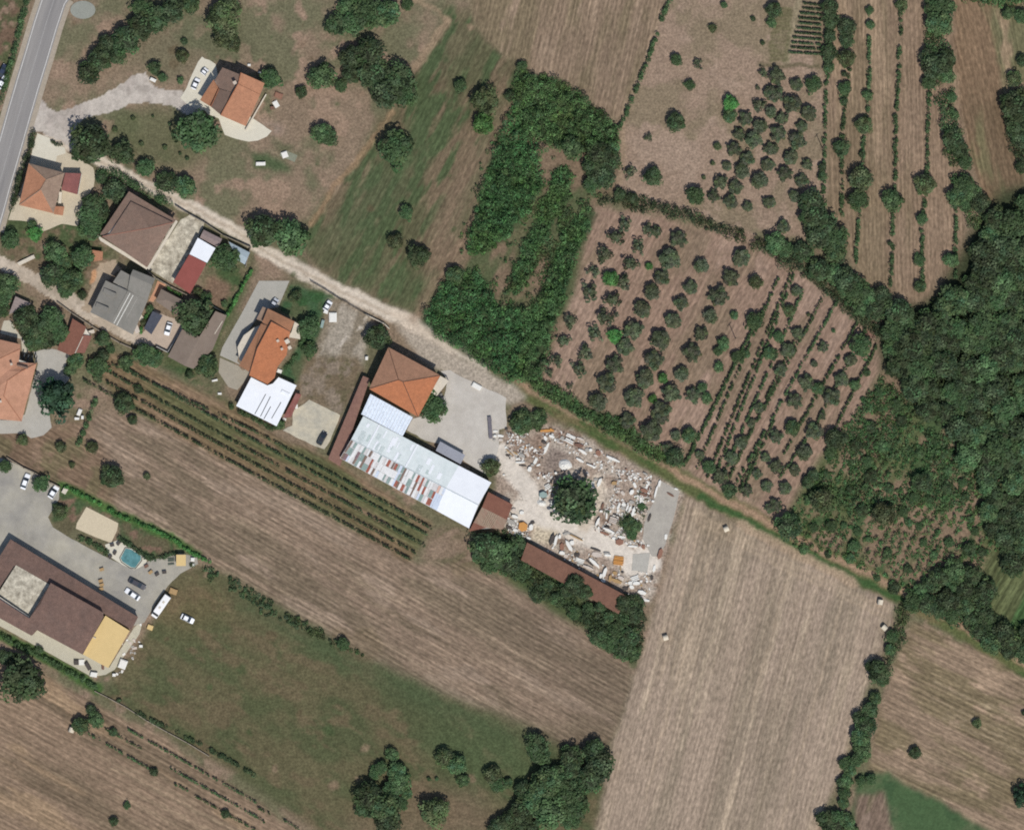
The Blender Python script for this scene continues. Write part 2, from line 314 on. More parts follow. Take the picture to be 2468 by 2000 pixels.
# salvage yard
YARD = PL('V', 1055, 900, 1130, 885, 1200, 900, 1380, 998, 1432, 1022, 1405, 1120, 1360, 1262, 1250, 1210, 1100, 1130, 1010, 1080, 1040, 1020, 1040, 960)
area(YARD, tex(C(160, 143, 128), C(178, 165, 150), C(140, 120, 105), 5, k=5, thr=(.42, .6)), 'salvage_yard_soil', 1, ground_mat('yard soil', mott=.26, m_scale=.9, fine=.25))
area(PL('zK', 1060, 540, 1250, 500, 1500, 720, 1250, 760, 1200, 960, 1100, 1000, 950, 1000, 900, 820), C(134, 120, 110), None, 2)
area(PL('zK', 300, 300, 1000, 300, 900, 560, 800, 760, 600, 880, 350, 620), C(142, 120, 104), None, 3, amt=.6)
stroke(PL('zK', 240, 640, 380, 900, 560, 1150, 760, 1400, 900, 1560, 1180, 1800), 5.0, C(214, 204, 190), 1.2, name='yard_path', mat=ground_mat('pale yard path', mott=.06, fine=.06))
stroke(PL('zM', 200, 60, 500, 180, 800, 280, 1100, 380, 1350, 520, 1500, 620, 1650, 760, 1850, 700, 1800, 560), 6.0, C(216, 206, 192), 1.2, name='yard_path', mat=ground_mat('pale yard path b', mott=.06, fine=.06))
stroke(PL('zM', 1000, 260, 1100, 60, 1180, -80, 1230, -200, 1180, -330), 2.6, C(202, 188, 170), 1.0)
stroke(PL('zK', 1000, 420, 1350, 560, 1700, 800, 2200, 980), 2.0, C(176, 164, 150), 1.0, .8)
area(PL('zM', 350, 250, 700, 330, 520, 520, 300, 400), C(196, 182, 158), None, 1)
# south belt of grass below the plot, bright verge by the court
area(PL('V', 985, 1110, 1100, 1130, 1300, 1330, 1345, 1340, 1325, 1390, 1230, 1320, 1100, 1240, 1000, 1180), tex(C(76, 88, 56), C(98, 96, 68), C(60, 80, 50), 5, R(-30), 2, 6), 'verge', 2, ground_mat('verge'))
area(PL('t02', 500, 600, 720, 680, 1000, 820, 1500, 1050, 1650, 1170, 1480, 1150, 1300, 1200, 1180, 1190, 980, 1060, 985, 900, 720, 770, 620, 930, 560, 1000, 420, 900, 430, 760), tex(C(98, 92, 70), C(74, 90, 60), C(122, 100, 84), 4, k=2), 'verge', 1, ground_mat('court verge'))
stroke(PL('t02', 520, 590, 720, 690, 1000, 830, 1300, 960, 1500, 1070, 1640, 1160), 2.0, C(76, 104, 56), 1)
stroke(PL('t03', -20, 80, 300, 250, 560, 400, 800, 545), 3.0, C(72, 98, 54), 1.2)
# tracks
TRK = PL('V', 100, 290, 160, 305, 215, 340, 260, 365, 330, 400, 400, 432, 470, 470, 520, 500, 560, 530, 620, 562, 700, 602, 780, 640, 860, 675, 930, 712, 1000, 752, 1060, 790)
stroke(TRK[:8], 3.0, C(208, 195, 177), .8, name='dirt_track', mat=ground_mat('pale dirt track west', mott=.07, fine=.07))
stroke(TRK[7:], 3.6, C(208, 195, 177), 1.0, name='dirt_track', mat=ground_mat('pale dirt track', mott=.07, fine=.07))
stroke(TRK, 0.5, C(160, 142, 120), .7, .6)
TRK2 = PL('V', 1040, 780, 1100, 818, 1180, 862, 1260, 905, 1340, 950, 1400, 985, 1470, 1030, 1560, 1075, 1640, 1122, 1730, 1165, 1800, 1200, 1900, 1250, 2000, 1310, 2150, 1400)
stroke(TRK2, 5.2, tex(C(92, 98, 62), C(112, 104, 74), C(76, 92, 54), 4, R(-28), 3, 1), 1.2, name='verge', mat=ground_mat('track verge'))
stroke([(x + .6, y + .9) for x, y in TRK2], 1.5, C(156, 130, 106), .9, name='dirt_track', mat=ground_mat('wheel track', mott=.12))
stroke([(x - .8, y - 1.4) for x, y in TRK2[6:12]], 1.6, C(60, 88, 50), .8, .9)
stroke([(x - 1.6, y - 2.9) for x, y in TRK2[7:11]], 2.4, C(168, 146, 122), 1, .8)
area(PL('V', 800, 640, 870, 660, 880, 668, 900, 700, 960, 735, 940, 745, 850, 690), C(206, 190, 170), None, 1)
area(PL('V', 830, 680, 900, 712, 1060, 800, 1105, 830, 1062, 848, 990, 812, 900, 765, 850, 715), C(172, 160, 144), None, 1)
stroke(PL('V', 868, 665, 880, 640, 910, 600, 950, 540, 975, 500), 2.2, C(140, 118, 98), 2, .6)
stroke(PL('V', 820, 235, 760, 320, 700, 390, 650, 470), 1.4, C(150, 124, 96), .8, .7)
stroke(PL('V', 935, 45, 905, 90, 870, 140), 2.0, C(156, 134, 110), .8, .8)
stroke(PL('V', 850, -10, 910, 20, 935, 45), 1.0, C(156, 134, 110), .8, .6)
stroke(PL('V', 1380, 20, 1350, 130, 1305, 240, 1298, 380), 1.2, C(150, 130, 108), 1, .8)
stroke(PL('t30', 270, -20, 210, 250, 150, 510), 1.6, C(142, 130, 106), .6)
for i in range(13): stroke(PL('t30', 60 - i * 3, 70 + i * 36, 200 - i * 4, 80 + i * 34), .9, C(92, 92, 62), .5, .7)
for y in (540,): stroke(PL('t30', -60, y, 430, y + 20), .9, C(98, 92, 70), .4, .8)
# driveway to the villa and lane through the hamlet
area(PL('t00', 270, 860, 330, 800, 390, 900, 480, 930, 640, 880, 850, 790, 1000, 715, 1100, 630, 1210, 600, 1240, 650, 1300, 720, 1500, 760, 1640, 850, 1700, 910, 1560, 960, 1450, 890, 1300, 855, 1150, 860, 1000, 900, 850, 950, 700, 985, 640, 1050, 600, 1100, 610, 1230, 450, 1150, 320, 1095, 240, 1080),
     tex(C(178, 168, 158), C(190, 181, 170), C(168, 159, 149), 6, k=2), 'driveway', 0, ground_mat('driveway', mott=.06, fine=.06))
area(PL('t01', -20, 400, 30, 410, 250, 520, 480, 650, 700, 760, 760, 850, 950, 950, 1140, 1040, 1290, 1100, 1300, 1140, 1180, 1160, 1000, 1080, 760, 960, 590, 860, 300, 680, 150, 600, 100, 540, -20, 500),
     tex(C(180, 166, 148), C(192, 178, 160), C(170, 157, 140), 5, k=2), 'lane', 0, ground_mat('lane', mott=.06, fine=.06))
area(PL('zD', 560, 60, 300, 60, 250, 250, 120, 500, 20, 760, -80, 760, 120, 900, 200, 800, 380, 380, 620, 200), C(172, 154, 132), 'lane', 0, ground_mat('lane b', mott=.06, fine=.06))
stroke(PL('zD', 200, 250, 160, 400), 1.2, C(196, 150, 112), .6)
for _v in ((1085, 145, 1180, 172, 1290, 262, 1296, 300, 1240, 302, 1205, 325, 1150, 300, 1090, 290, 1065, 200), (1040, 290, 1120, 320, 1137, 380, 1105, 440, 1060, 495, 1030, 520, 985, 540, 980, 505, 1005, 400),
           (880, 672, 910, 620, 945, 562, 1000, 565, 1022, 600, 1045, 640, 1095, 650, 1090, 780, 1085, 800, 1060, 792, 980, 745, 920, 705), (1150, 560, 1180, 470, 1232, 432, 1250, 445, 1212, 520, 1180, 620, 1150, 720, 1132, 795, 1085, 800, 1095, 660, 1130, 620),
           (1165, 350, 1196, 352, 1190, 420, 1150, 480, 1120, 540, 1105, 590, 1075, 620, 1070, 560, 1110, 480), (1100, 790, 1150, 800, 1240, 860, 1300, 870, 1360, 930, 1420, 960, 1400, 975, 1300, 925, 1200, 865, 1115, 815)):
    area(PL('V', *_v), C(52, 72, 46), None, 1, amt=.85)
area(PL('t10', -60, 1270, 60, 1280, 180, 1350, 290, 1420, 250, 1450, 100, 1420, -60, 1400), C(72, 90, 60), None, 1, amt=.85)
area(PL('t10', 180, 1200, 290, 1220, 300, 1260, 200, 1260), C(80, 90, 62), None, 1, amt=.7); area(PL('t10', 0, 1010, 150, 1050, 240, 1110, 120, 1110, 20, 1040), C(142, 130, 120), None, 2, amt=.8)
rl = random.Random(8)
for i in range(30):
    t = rl.random(); x0 = 1450 + 410 * t; y0 = 1050 + 215 * t + rl.uniform(0, 60); L_ = rl.uniform(250, 690)
    stroke(PL('V', x0, y0, x0 - L_ * .27, y0 + L_), rl.choice((.45, .6, .9)), rl.choice((C(184, 166, 142), C(180, 160, 136), C(136, 121, 103))), .5, rl.uniform(.25, .5))
for k in (10, 18, 30): stroke(PL('V', 1450, 1055 + k, 1640, 1160 + k, 1860, 1262 + k), .6, C(176, 156, 132), .6, .5)
for i in range(26):
    t = rl.random(); x0 = 240 + 1000 * rl.random(); y0 = 900 + (x0 - 240) * .52 + 190 * t; L_ = rl.uniform(90, 330)
    if x0 + L_ < 1290: stroke(PL('V', x0, y0, x0 + L_ * .5, y0 + L_ * .27, x0 + L_, y0 + L_ * .56), rl.choice((.4, .6, .8)), rl.choice((C(160, 140, 118), C(108, 94, 78), C(104, 92, 74))), .5, rl.uniform(.25, .5))
for i in range(22):
    x0 = rl.uniform(-20, 380); y0 = 1420 + x0 * .53 + rl.uniform(0, 240); L_ = rl.uniform(90, 300)
    stroke(PL('V', x0, y0, x0 + L_, y0 + L_ * .5), .5, rl.choice((C(164, 144, 118), C(112, 98, 80))), .5, rl.uniform(.25, .5))
for i in range(18):
    x0 = rl.uniform(1860, 2080); y0 = 1370 + (x0 - 1860) * .5 + rl.uniform(0, 220); L_ = rl.uniform(60, 200)
    stroke(PL('V', x0, y0, x0 + L_, y0 + L_ * .45), .5, rl.choice((C(166, 148, 122), C(110, 98, 76))), .5, rl.uniform(.25, .5))
# crown of green/soil flecks
for f, x, y, r in (('t10', 1100, 1100, 160), ('t12', 1700, 1260, 90), ('t13', 900, 180, 160), ('t13', 700, 120, 100), ('t31', 850, 1050, 60)):
    blob(f, x, y, r, C(112, 98, 76) if f != 't31' else C(150, 108, 96), .5)
rr2 = random.Random(4)
for i in range(260):
    px, py = rr2.uniform(-150, 150), rr2.uniform(-120, 120); r_ = rr2.uniform(.5, 2.0)
    ix, iy = int((px - GX0) / GS), int((py - GY0) / GS)
    if gnames[gid[iy, ix]] in ('dry_meadow', 'meadow', 'ground_cover', 'garden_soil', 'scrubland'):
        w_ = slice(max(0, iy - 8), iy + 9), slice(max(0, ix - 8), ix + 9)
        a = (1 - sstep(np.hypot(wx[w_] - px, wy[w_] - py), r_ * .5, r_ * 1.2))[..., None] * .6
        gcol[w_] = gcol[w_] * (1 - a) + np.array(rr2.choice([C(66, 84, 52), C(140, 118, 98), C(98, 84, 64)]))[None, None] * a
gcol *= (1 + .16 * (fbm(gx / 3, gy / 3, 5) - .5) + .22 * (vnoise(gx / .9, gy / .9, 6) - .5) + .12 * (fbm(gx / 30, gy / 30, 2) - .5))[..., None]
# build one mesh per region out of the common grid
fid = gid[:-1, :-1]
idx = np.arange(ny * nx).reshape(ny, nx)
Q = np.stack([idx[:-1, :-1], idx[:-1, 1:], idx[1:, 1:], idx[1:, :-1]], -1).reshape(-1, 4); fidf = fid.reshape(-1)
VX = np.stack([gx.ravel(), gy.ravel(), np.zeros(nx * ny)], -1)
for k, nm in enumerate(gnames):
    q = Q[fidf == k]
    if len(q) == 0: continue
    u, inv = np.unique(q, return_inverse=True); inv = inv.reshape(-1, 4)
    m = bpy.data.meshes.new(nm); m.vertices.add(len(u)); m.vertices.foreach_set('co', VX[u].astype(np.float32).ravel())
    m.loops.add(len(q) * 4); m.loops.foreach_set('vertex_index', inv.ravel().astype(np.int32))
    m.polygons.add(len(q)); m.polygons.foreach_set('loop_start', np.arange(0, len(q) * 4, 4, dtype=np.int32)); m.polygons.foreach_set('loop_total', np.full(len(q), 4, dtype=np.int32))
    a = m.color_attributes.new('Col', 'FLOAT_COLOR', 'POINT'); c = np.ones((len(u), 4), np.float32); c[:, :3] = gcol.reshape(-1, 3)[u]; a.data.foreach_set('color', c.ravel())
    m.materials.append(gmats.get(k) or G0); m.update(calc_edges=True); tag(mk(nm, m), kind='structure')
gm = flat('far ground', C(124, 108, 88), c2=C(86, 92, 62), scale=.02, amt=.8)
tag(mk('ground', mesh('ground', [(-4000, -4000, -.12), (4000, -4000, -.12), (4000, 4000, -.12), (-4000, 4000, -.12)], [(0, 1, 2, 3)], gm)), kind='structure')

# ---------------------------------------------------------------- paved sheets
def sheet(name, poly, mat, z=.05, kind='structure', jit=0, label=None, cat=None, group=None):
    if jit:
        q = []
        for i, (a, b) in enumerate(zip(poly, poly[1:] + poly[:1])):
            n = max(1, int(math.dist(a, b) / 1.5))
            for k in range(n): q.append((a[0] + (b[0] - a[0]) * k / n + random.uniform(-jit, jit), a[1] + (b[1] - a[1]) * k / n + random.uniform(-jit, jit)))
        poly = q
    b = MB(); b.prism(poly, -.02, z); o = b.obj(name, mat)
    return tag(o, label, cat, group, kind)
def ribbon(pts, w):
    L, Rr = [], []
    for i, p in enumerate(pts):
        a = pts[max(0, i - 1)]; c = pts[min(len(pts) - 1, i + 1)]; d = Vector((c[0] - a[0], c[1] - a[1])).normalized()
        L.append((p[0] - d.y * w / 2, p[1] + d.x * w / 2)); Rr.append((p[0] + d.y * w / 2, p[1] - d.x * w / 2))
    return L, Rr
def strip_mesh(name, pts, w, z, mat):
    L, Rr = ribbon(pts, w); n = len(L)
    return mesh(name, [(x, y, z) for x, y in L] + [(x, y, z) for x, y in Rr], [(n + i, n + i + 1, i + 1, i) for i in range(n - 1)], mat)
CL = [P('t00', *p) for p in ((490, -60), (450, 0), (380, 210), (300, 480), (232, 700), (165, 930), (100, 1160), (40, 1370), (-15, 1560), (-60, 1727), (-110, 1900))]
M_asph = flat('asphalt', C(136, 133, 131), c2=C(156, 152, 147), scale=.3, amt=.8, angle=R(75), stretch=14, var=.08, fine=.06)
M_line = flat('road paint', C(212, 210, 204), var=.08, fine=.12)
M_should = flat('gravel shoulder', C(172, 160, 144), c2=C(150, 140, 120), scale=.4, var=.1)
tag(mk('road_shoulder', strip_mesh('road_shoulder', CL, 10.6, .03, M_should)), kind='structure')
tag(mk('road', strip_mesh('road', CL, 7.7, .06, M_asph)), kind='structure')
for off, w in ((-3.35, .22), (3.35, .22)):
    L, _ = ribbon(CL, off * 2); tag(mk('road_edge_line', strip_mesh('road_edge_line', L, w, .072, M_line)), kind='structure')
tag(mk('road_centre_line', strip_mesh('road_centre_line', CL, .13, .072, flat('worn road paint', C(172, 170, 166)))), kind='structure')
M_conc = flat('pale concrete', C(196, 190, 172), c2=C(180, 172, 154), scale=.3, var=.05)
M_bright = flat('bright concrete', C(214, 208, 190), c2=C(202, 196, 178), scale=.3, var=.04, fine=.04)
M_grey = flat('grey concrete', C(178, 174, 164), c2=C(164, 158, 148), scale=.15, var=.06)
M_plaza = flat('plaza concrete', C(176, 170, 154), c2=C(142, 139, 134), scale=.09, amt=.9, var=.1, fine=.08)
M_dirty = flat('stained concrete', C(138, 130, 114), c2=C(216, 208, 188), scale=.45, amt=1.0, var=.2, fine=.15)
M_cream = flat('cream paving', C(200, 188, 164), c2=C(182, 168, 146), scale=.4, var=.06)
def ell(f, x, y, rx, ry, n=28, a=0):
    return [P(f, x + rx * math.cos(t) * math.cos(a) - ry * math.sin(t) * math.sin(a), y + rx * math.cos(t) * math.sin(a) + ry * math.sin(t) * math.cos(a)) for t in [2 * math.pi * i / n for i in range(n)]]
sheet('gravel_pad', ell('t00', 690, 85, 105, 75), flat('gravel pad', C(150, 152, 142), var=.05), .05)
sheet('villa_terrace', PL('zA', 230, 780, 330, 620, 420, 400, 520, 200, 580, 110, 620, 150, 700, 170, 800, 230, 820, 330, 900, 700, 1100, 900, 1420, 1120, 1700, 1310, 1620, 1400, 1480, 1465, 1330, 1480, 1130, 1440, 950, 1370, 900, 1260, 850, 1110, 680, 1040, 620, 970, 480, 950, 340, 880), M_bright, .07, jit=.06)
sheet('forecourt', PL('zB', 600, 140, 800, 220, 830, 310, 1040, 370, 1080, 450, 1350, 600, 1500, 700, 1530, 800, 1510, 1000, 1440, 1110, 1330, 1230, 1310, 1500, 1250, 1640, 1000, 1600, 700, 1720, 560, 1620, 440, 1560, 130, 1540, 240, 1250, 400, 900, 500, 500), M_cream, .05, jit=.08)
sheet('forecourt', PL('zB', 605, 150, 800, 225, 830, 315, 1040, 375, 1060, 470, 920, 510, 900, 600, 510, 510, 530, 340), M_bright, .08, jit=.05)
sheet('stained_yard', PL('zC', 1100, 460, 1230, 390, 1400, 480, 1370, 560, 1290, 720, 1000, 1240, 700, 1060, 760, 960), M_dirty, .06, jit=.08)
sheet('car_court', PL('zD', 1130, 830, 1320, 940, 1480, 990, 1610, 1120, 1390, 1520, 1150, 1400, 900, 1430, 840, 1300, 990, 1180), flat('car court', C(190, 172, 154), var=.05), .06, jit=.06)
sheet('concrete_driveway', PL('zE', 830, -20, 1320, -20, 1140, 400, 900, 440, 740, 660, 560, 960, 480, 1270, 530, 1330, 200, 1180, 240, 1050, 520, 560), flat('grey driveway', C(172, 168, 158), c2=C(160, 158, 148), scale=.3, var=.04), .06)
sheet('concrete_driveway', PL('zE', 200, 1215, 500, 1345, 560, 1420, 640, 1400, 690, 1490, 480, 1737, 340, 1690, 180, 1450), flat('beige driveway', C(166, 158, 142), var=.05), .055)
sheet('concrete_pad', PL('zF', 980, 860, 1080, 800, 1240, 690, 1380, 760, 1740, 940, 1650, 1150, 1570, 1350, 1480, 1490, 1250, 1400, 1020, 1290, 810, 1180, 960, 1100), flat('patchy concrete', C(202, 192, 168), c2=C(168, 164, 150), scale=.3, amt=.9, var=.1), .06, jit=.12)
sheet('apron', PL('zG', 540, 590, 700, 550, 850, 540, 1000, 570, 1160, 650, 1060, 730, 1080, 950, 1120, 1010, 900, 1300, 820, 1500, 800, 1600, 830, 1800, 700, 1930, 500, 1980, 380, 1900, -60, 1900, -60, 1660, 400, 1600, 610, 780), M_grey, .06, jit=.08)
sheet('apron', PL('zG', 60, 90, 170, 80, 260, 240, 360, 370, 480, 520, 430, 620, 360, 600, 340, 380, 0, 290), M_conc, .055, jit=.05)
sheet('plaza', PL('t02', -30, 350, 60, 370, 200, 440, 290, 490, 420, 570, 500, 600, 490, 700, 400, 850, 440, 930, 560, 1010, 800, 1140, 900, 1190, 1100, 1280, 1250, 1210, 1400, 1180, 1500, 1150, 1640, 1180, 1650, 1240, 1500, 1320, 1400, 1420, 1300, 1560, 1200, 1727, 1100, 1760, -30, 1300), M_plaza, .06, jit=.06)
sheet('sand_court', PL('t02', 720, 765, 985, 900, 975, 960, 925, 1065, 780, 1010, 632, 945, 640, 900), flat('sand court', C(206, 192, 164), c2=C(198, 184, 158), scale=.4, var=.03), .09)
sheet('rear_apron', PL('zJ', -30, 860, 340, 1070, 400, 1005, 870, 1260, 1130, 1405, 1380, 1000, 1480, 900, 1440, 1060, 1180, 1430, 1090, 1480, 940, 1500, 820, 1430, 330, 1160, -30, 960), flat('rear apron', C(192, 186, 166), var=.05), .055, jit=.05)
sheet('works_yard', PL('zH', 1340, 480, 1450, 470, 1700, 600, 2150, 810, 2137, 900, 2150, 1180, 2050, 1200, 2060, 1330, 2020, 1560, 2060, 1680, 1900, 1760, 1640, 1600, 1480, 1450, 1300, 1370, 1150, 1330, 920, 1210, 990, 1060, 1100, 1040, 1380, 780, 1420, 600), flat('works yard concrete', C(198, 192, 182), c2=C(178, 171, 160), scale=.15, amt=.8, var=.06), .06, jit=.15)
sheet('concrete_strip', PL('zL', 1560, 640, 1960, 850, 1900, 1150, 1780, 1600, 1680, 1900, 1560, 2150, 1400, 2150, 1230, 1800, 1260, 1500, 1340, 1250, 1440, 1080), flat('grey strip', C(164, 158, 148), c2=C(178, 172, 160), scale=.2, amt=.8, var=.08), .06, jit=.12)
sheet('concrete_slab', PL('zM', 1640, 620, 1860, 600, 1820, 850, 1620, 830), flat('slab concrete', C(182, 178, 168), var=.05), .09, jit=.06)
sheet('garden_pad', PL('t10', 195, 1262, 240, 1255, 335, 1295, 312, 1352, 188, 1300), flat('garden pad', C(128, 132, 112), c2=C(150, 150, 136), scale=.8), .05)
# pool
sheet('pool_deck', PL('zN', 700, 200, 900, 130, 1000, 200, 1240, 340, 1330, 430, 1300, 500, 1140, 575, 960, 500, 760, 370), M_bright, .09)
_w, _n, _b = newmat('pool water', .12, .5); _b.inputs['Base Color'].default_value = (*C(96, 142, 144), 1)
_c = mul_by(_n, mixc(_n, C(100, 148, 150), C(70, 112, 112), noise_fac(_n, .5, 3), .8), noise_fac(_n, 1.2, 3), .85, 1.15); _n.links.new(_c, _b.inputs['Base Color'])
pr = thing('swimming_pool', 'teal swimming pool with rounded corners in a white deck', 'pool')
b = MB(); b.prism(PL('zN', 1010, 255, 1090, 270, 1240, 370, 1235, 430, 1150, 545, 1090, 535, 960, 450, 935, 400), .1, .14); b.obj('water', _w, pr)
rim = PL('zN', 1005, 240, 1100, 255, 1255, 365, 1250, 440, 1155, 560, 1080, 550, 945, 460, 920, 395); b = MB()
for i in range(len(rim)): 
    a_, c_ = rim[i], rim[(i + 1) % len(rim)]; b.tube((*a_, .16), (*c_, .16), .12, .12, 6)
b.obj('rim', flat('pool rim', C(90, 96, 92)), pr)

# ================================================================ VEGETATION
def leaves(cen, rad, M, size, bright, up=.25, flat_z=1.0, r=None):
    """cen (K,3), rad (K,), bright (K,) or (K,3): M leaf faces round each clump"""
    r = r or rng; K = len(cen); n = K * M
    d = r.normal(size=(n, 3)); d[:, 2] = np.abs(d[:, 2]) * 1.0 - .25; d /= np.linalg.norm(d, axis=1)[:, None]
    R_ = np.repeat(rad, M)[:, None] * (.75 + .35 * r.random((n, 1)))
    sc = np.array([1, 1, flat_z])[None]
    c = np.repeat(cen, M, axis=0) + d * R_ * sc
    nr = d + r.normal(size=(n, 3)) * .55 + np.array([0, 0, up]); nr /= np.linalg.norm(nr, axis=1)[:, None]
    a = r.normal(size=(n, 3)); u = np.cross(nr, a); u /= np.linalg.norm(u, axis=1)[:, None] + 1e-9; v = np.cross(nr, u)
    s = (size * (.55 + .9 * r.random((n, 1)))); asp = .55 + .6 * r.random((n, 1))
    V = np.stack([c - u * s - v * s * asp * .7, c + u * s * .8 - v * s * asp, c + u * s + v * s * asp * .8, c - u * s * .7 + v * s * asp], 1)
    b = np.repeat(np.asarray(bright).reshape(K, -1), M, axis=0)
    if b.shape[1] == 1: b = np.repeat(b, 3, axis=1)
    return V, b * (.8 + .4 * r.random((n, 1)))
L_DARK = leaf_mat('dark broad leaves', C(69, 85, 58, 1.0)); L_MID = leaf_mat('green leaves', C(75, 97, 63, 1.0)); L_BRAM = leaf_mat('bramble leaves', C(76, 108, 66, 1.0), 0)
L_LIME = leaf_mat('bright green leaves', C(76, 116, 62, 1.05)); L_OLV = leaf_mat('olive leaves', C(87, 96, 72, .88), .3)
L_DRY = leaf_mat('dull green leaves', C(84, 95, 64, .95)); L_PINE = leaf_mat('blue green needles', C(54, 78, 58, 1.0))
M_BARK = flat('bark', C(92, 78, 62), var=.2)
def crown(name, mat, K, M, size, lobe=(.26, .42), z=.62, core=True, rag=.16, seed=0, sparse=0, tint=.3, up=.45):
    r = np.random.default_rng(seed); i = np.arange(K) + .5
    ph = np.arccos(1 - 1.35 * i / K); th = np.pi * (1 + 5 ** .5) * i + r.random(K) * .9
    rr = (.66 + r.normal(size=K) * rag * .5); rr[r.random(K) < sparse] *= .5
    cen = np.stack([np.cos(th) * np.sin(ph) * rr, np.sin(th) * np.sin(ph) * rr, np.cos(ph) * rr * z], 1)
    cen[:, :2] += r.normal(size=(K, 2)) * rag * .5
    rad = r.uniform(*lobe, K); br = np.exp(r.normal(size=K) * tint)[:, None] * np.array([[1, 1, 1]]) * (1 + r.normal(size=(K, 3)) * .07)
    V, c = leaves(cen, rad, M, size, np.clip(br, .45, 1.9), r=r, flat_z=.8, up=up)
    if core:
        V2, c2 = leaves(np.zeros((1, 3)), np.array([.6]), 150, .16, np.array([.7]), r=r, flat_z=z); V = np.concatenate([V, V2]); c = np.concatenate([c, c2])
    return quads_mesh(name, V, c, mat)
CR = {}
for k, m in (('dark', L_DARK), ('mid', L_MID), ('lime', L_LIME), ('dull', L_DRY)):
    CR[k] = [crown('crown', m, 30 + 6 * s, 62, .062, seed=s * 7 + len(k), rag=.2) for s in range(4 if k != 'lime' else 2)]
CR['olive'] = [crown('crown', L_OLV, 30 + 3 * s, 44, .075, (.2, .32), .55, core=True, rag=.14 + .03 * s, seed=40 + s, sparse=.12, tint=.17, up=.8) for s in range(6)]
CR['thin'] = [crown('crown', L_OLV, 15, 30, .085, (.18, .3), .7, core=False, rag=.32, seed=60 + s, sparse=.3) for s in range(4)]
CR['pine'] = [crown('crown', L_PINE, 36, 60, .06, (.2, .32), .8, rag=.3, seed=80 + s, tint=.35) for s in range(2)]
def trunk_mesh(seed):
    r = random.Random(seed); b = MB(); top = (r.uniform(-.06, .06), r.uniform(-.06, .06), .95)
    b.tube((0, 0, 0), top, .11, .075, 7)
    for k in range(5):
        a = k * 1.26 + r.random(); L = r.uniform(.45, .7); b.tube((top[0], top[1], .85), (math.cos(a) * L, math.sin(a) * L, 1.35 + r.random() * .4), .05, .018, 5)
    return b.mesh('trunk', M_BARK)
TR = [trunk_mesh(i) for i in range(3)]
REG = []; TREES = []; ZW = 'the eastern wood'
DESC = {'dark': ('dark green broadleaf tree', 'broadleaf_tree', 'tree'), 'mid': ('mid green broadleaf tree', 'broadleaf_tree', 'tree'), 'lime': ('bright green bushy tree', 'bushy_tree', 'tree'),
        'dull': ('dull green rounded tree', 'rounded_tree', 'tree'), 'olive': ('grey-green olive tree', 'olive_tree', 'olive tree'), 'thin': ('thin-leaved olive tree', 'olive_tree', 'olive tree'), 'pine': ('blue-green conifer', 'conifer_tree', 'tree')}
def tree(f, x, y, r, kind, zone, group=None, sq=1.0, rz=None, hk=1.0):
    px, py = P(f, x, y); rm = r / FR[f][2] / PPM * 1.06
    d, nm, cat = DESC[kind]
    if rm < 1.15 and kind not in ('olive', 'thin'): d, nm, cat = d.replace('broadleaf tree', 'bush').replace('bushy tree', 'bush').replace('rounded tree', 'bush'), 'bush', 'bush'
    if zone == ZW: nm = 'woodland_tree'
    if nm == 'broadleaf_tree' and any(w in zone for w in ('garden', 'shed', 'farm', 'plot', 'plaza', 'court', 'bank beside', 'vineyard')): nm = 'garden_tree'
    if nm == 'broadleaf_tree' and 'hedge' in zone or zone == 'the southern tree belt': nm = 'hedgerow_tree'
    k = len(TREES); TREES.append((px, py, rm)); hc = (.66 * rm + .3) * hk * (1.0 if kind not in ('olive', 'thin') else .9)
    py -= .05 * rm
    o = thing(nm, None, cat, (px, py, 0), (k * 2.399) % 6.28 if rz is None else rz, group)
    ms = CR[kind]; c = mk('crown', ms[k % len(ms)], o, (0, 0, hc)); c.scale = (rm, rm * sq, rm * (.8 if kind != 'pine' else 1.1))
    t = mk('trunk', TR[k % 3], o); t.scale = (rm * .9 + .2, rm * .9 + .2, hc * .62)
    size = 'small ' if rm < 1.6 and nm != 'bush' else 'large ' if rm > 4.2 else ''
    REG.append((o, size + d, zone, px, py)); return o
def T(f, kind, zone, group, pts, **k):
    for p in pts: tree(f, p[0], p[1], p[2], p[3] if len(p) > 3 else kind, zone, group, **k)

# --- the olive groves
G1, G2, G3 = 'main grove', 'north grove', 'vine grove'
gG = 'olive trees planted in the groves'
T('t21', 'thin', G1, gG, [(915,135,60),(850,250,75),(1110,190,60),(740,400,70),(1035,330,60),(965,470,70),(670,530,52),(915,620,65),(620,700,75),(820,770,75),(750,920,80),(460,955,60),(675,1050,65),(410,1110,60),(350,1270,60),(595,1200,65),(530,1340,65),(245,1290,45),(455,1490,30),(290,1380,36)])
T('t21', 'olive', G1, gG, [(1180,200,45),(1290,430,82),(1365,260,65),(1230,580,60),(1140,700,68),(1065,850,70),(990,1020,74),(920,1160,65),(830,1310,70),(765,1455,75),(1555,490,62),(1890,415,72),(1800,585,66),(1465,665,55),(1700,740,75),(1385,800,55),(1635,905,62),(1315,940,66),(1555,1050,56),(1215,1100,76),(1480,1205,70),(1165,1270,72),(1390,1380,62),(1085,1430,76),(1305,1545,72),(995,1580,76),(1490,1560,62),(1220,1690,76),(690,1620,76)])
T('t21', 'lime', G1, None, [(800,590,62),(835,1070,58),(1235,1420,40),(1150,1595,36),(1120,490,30)])
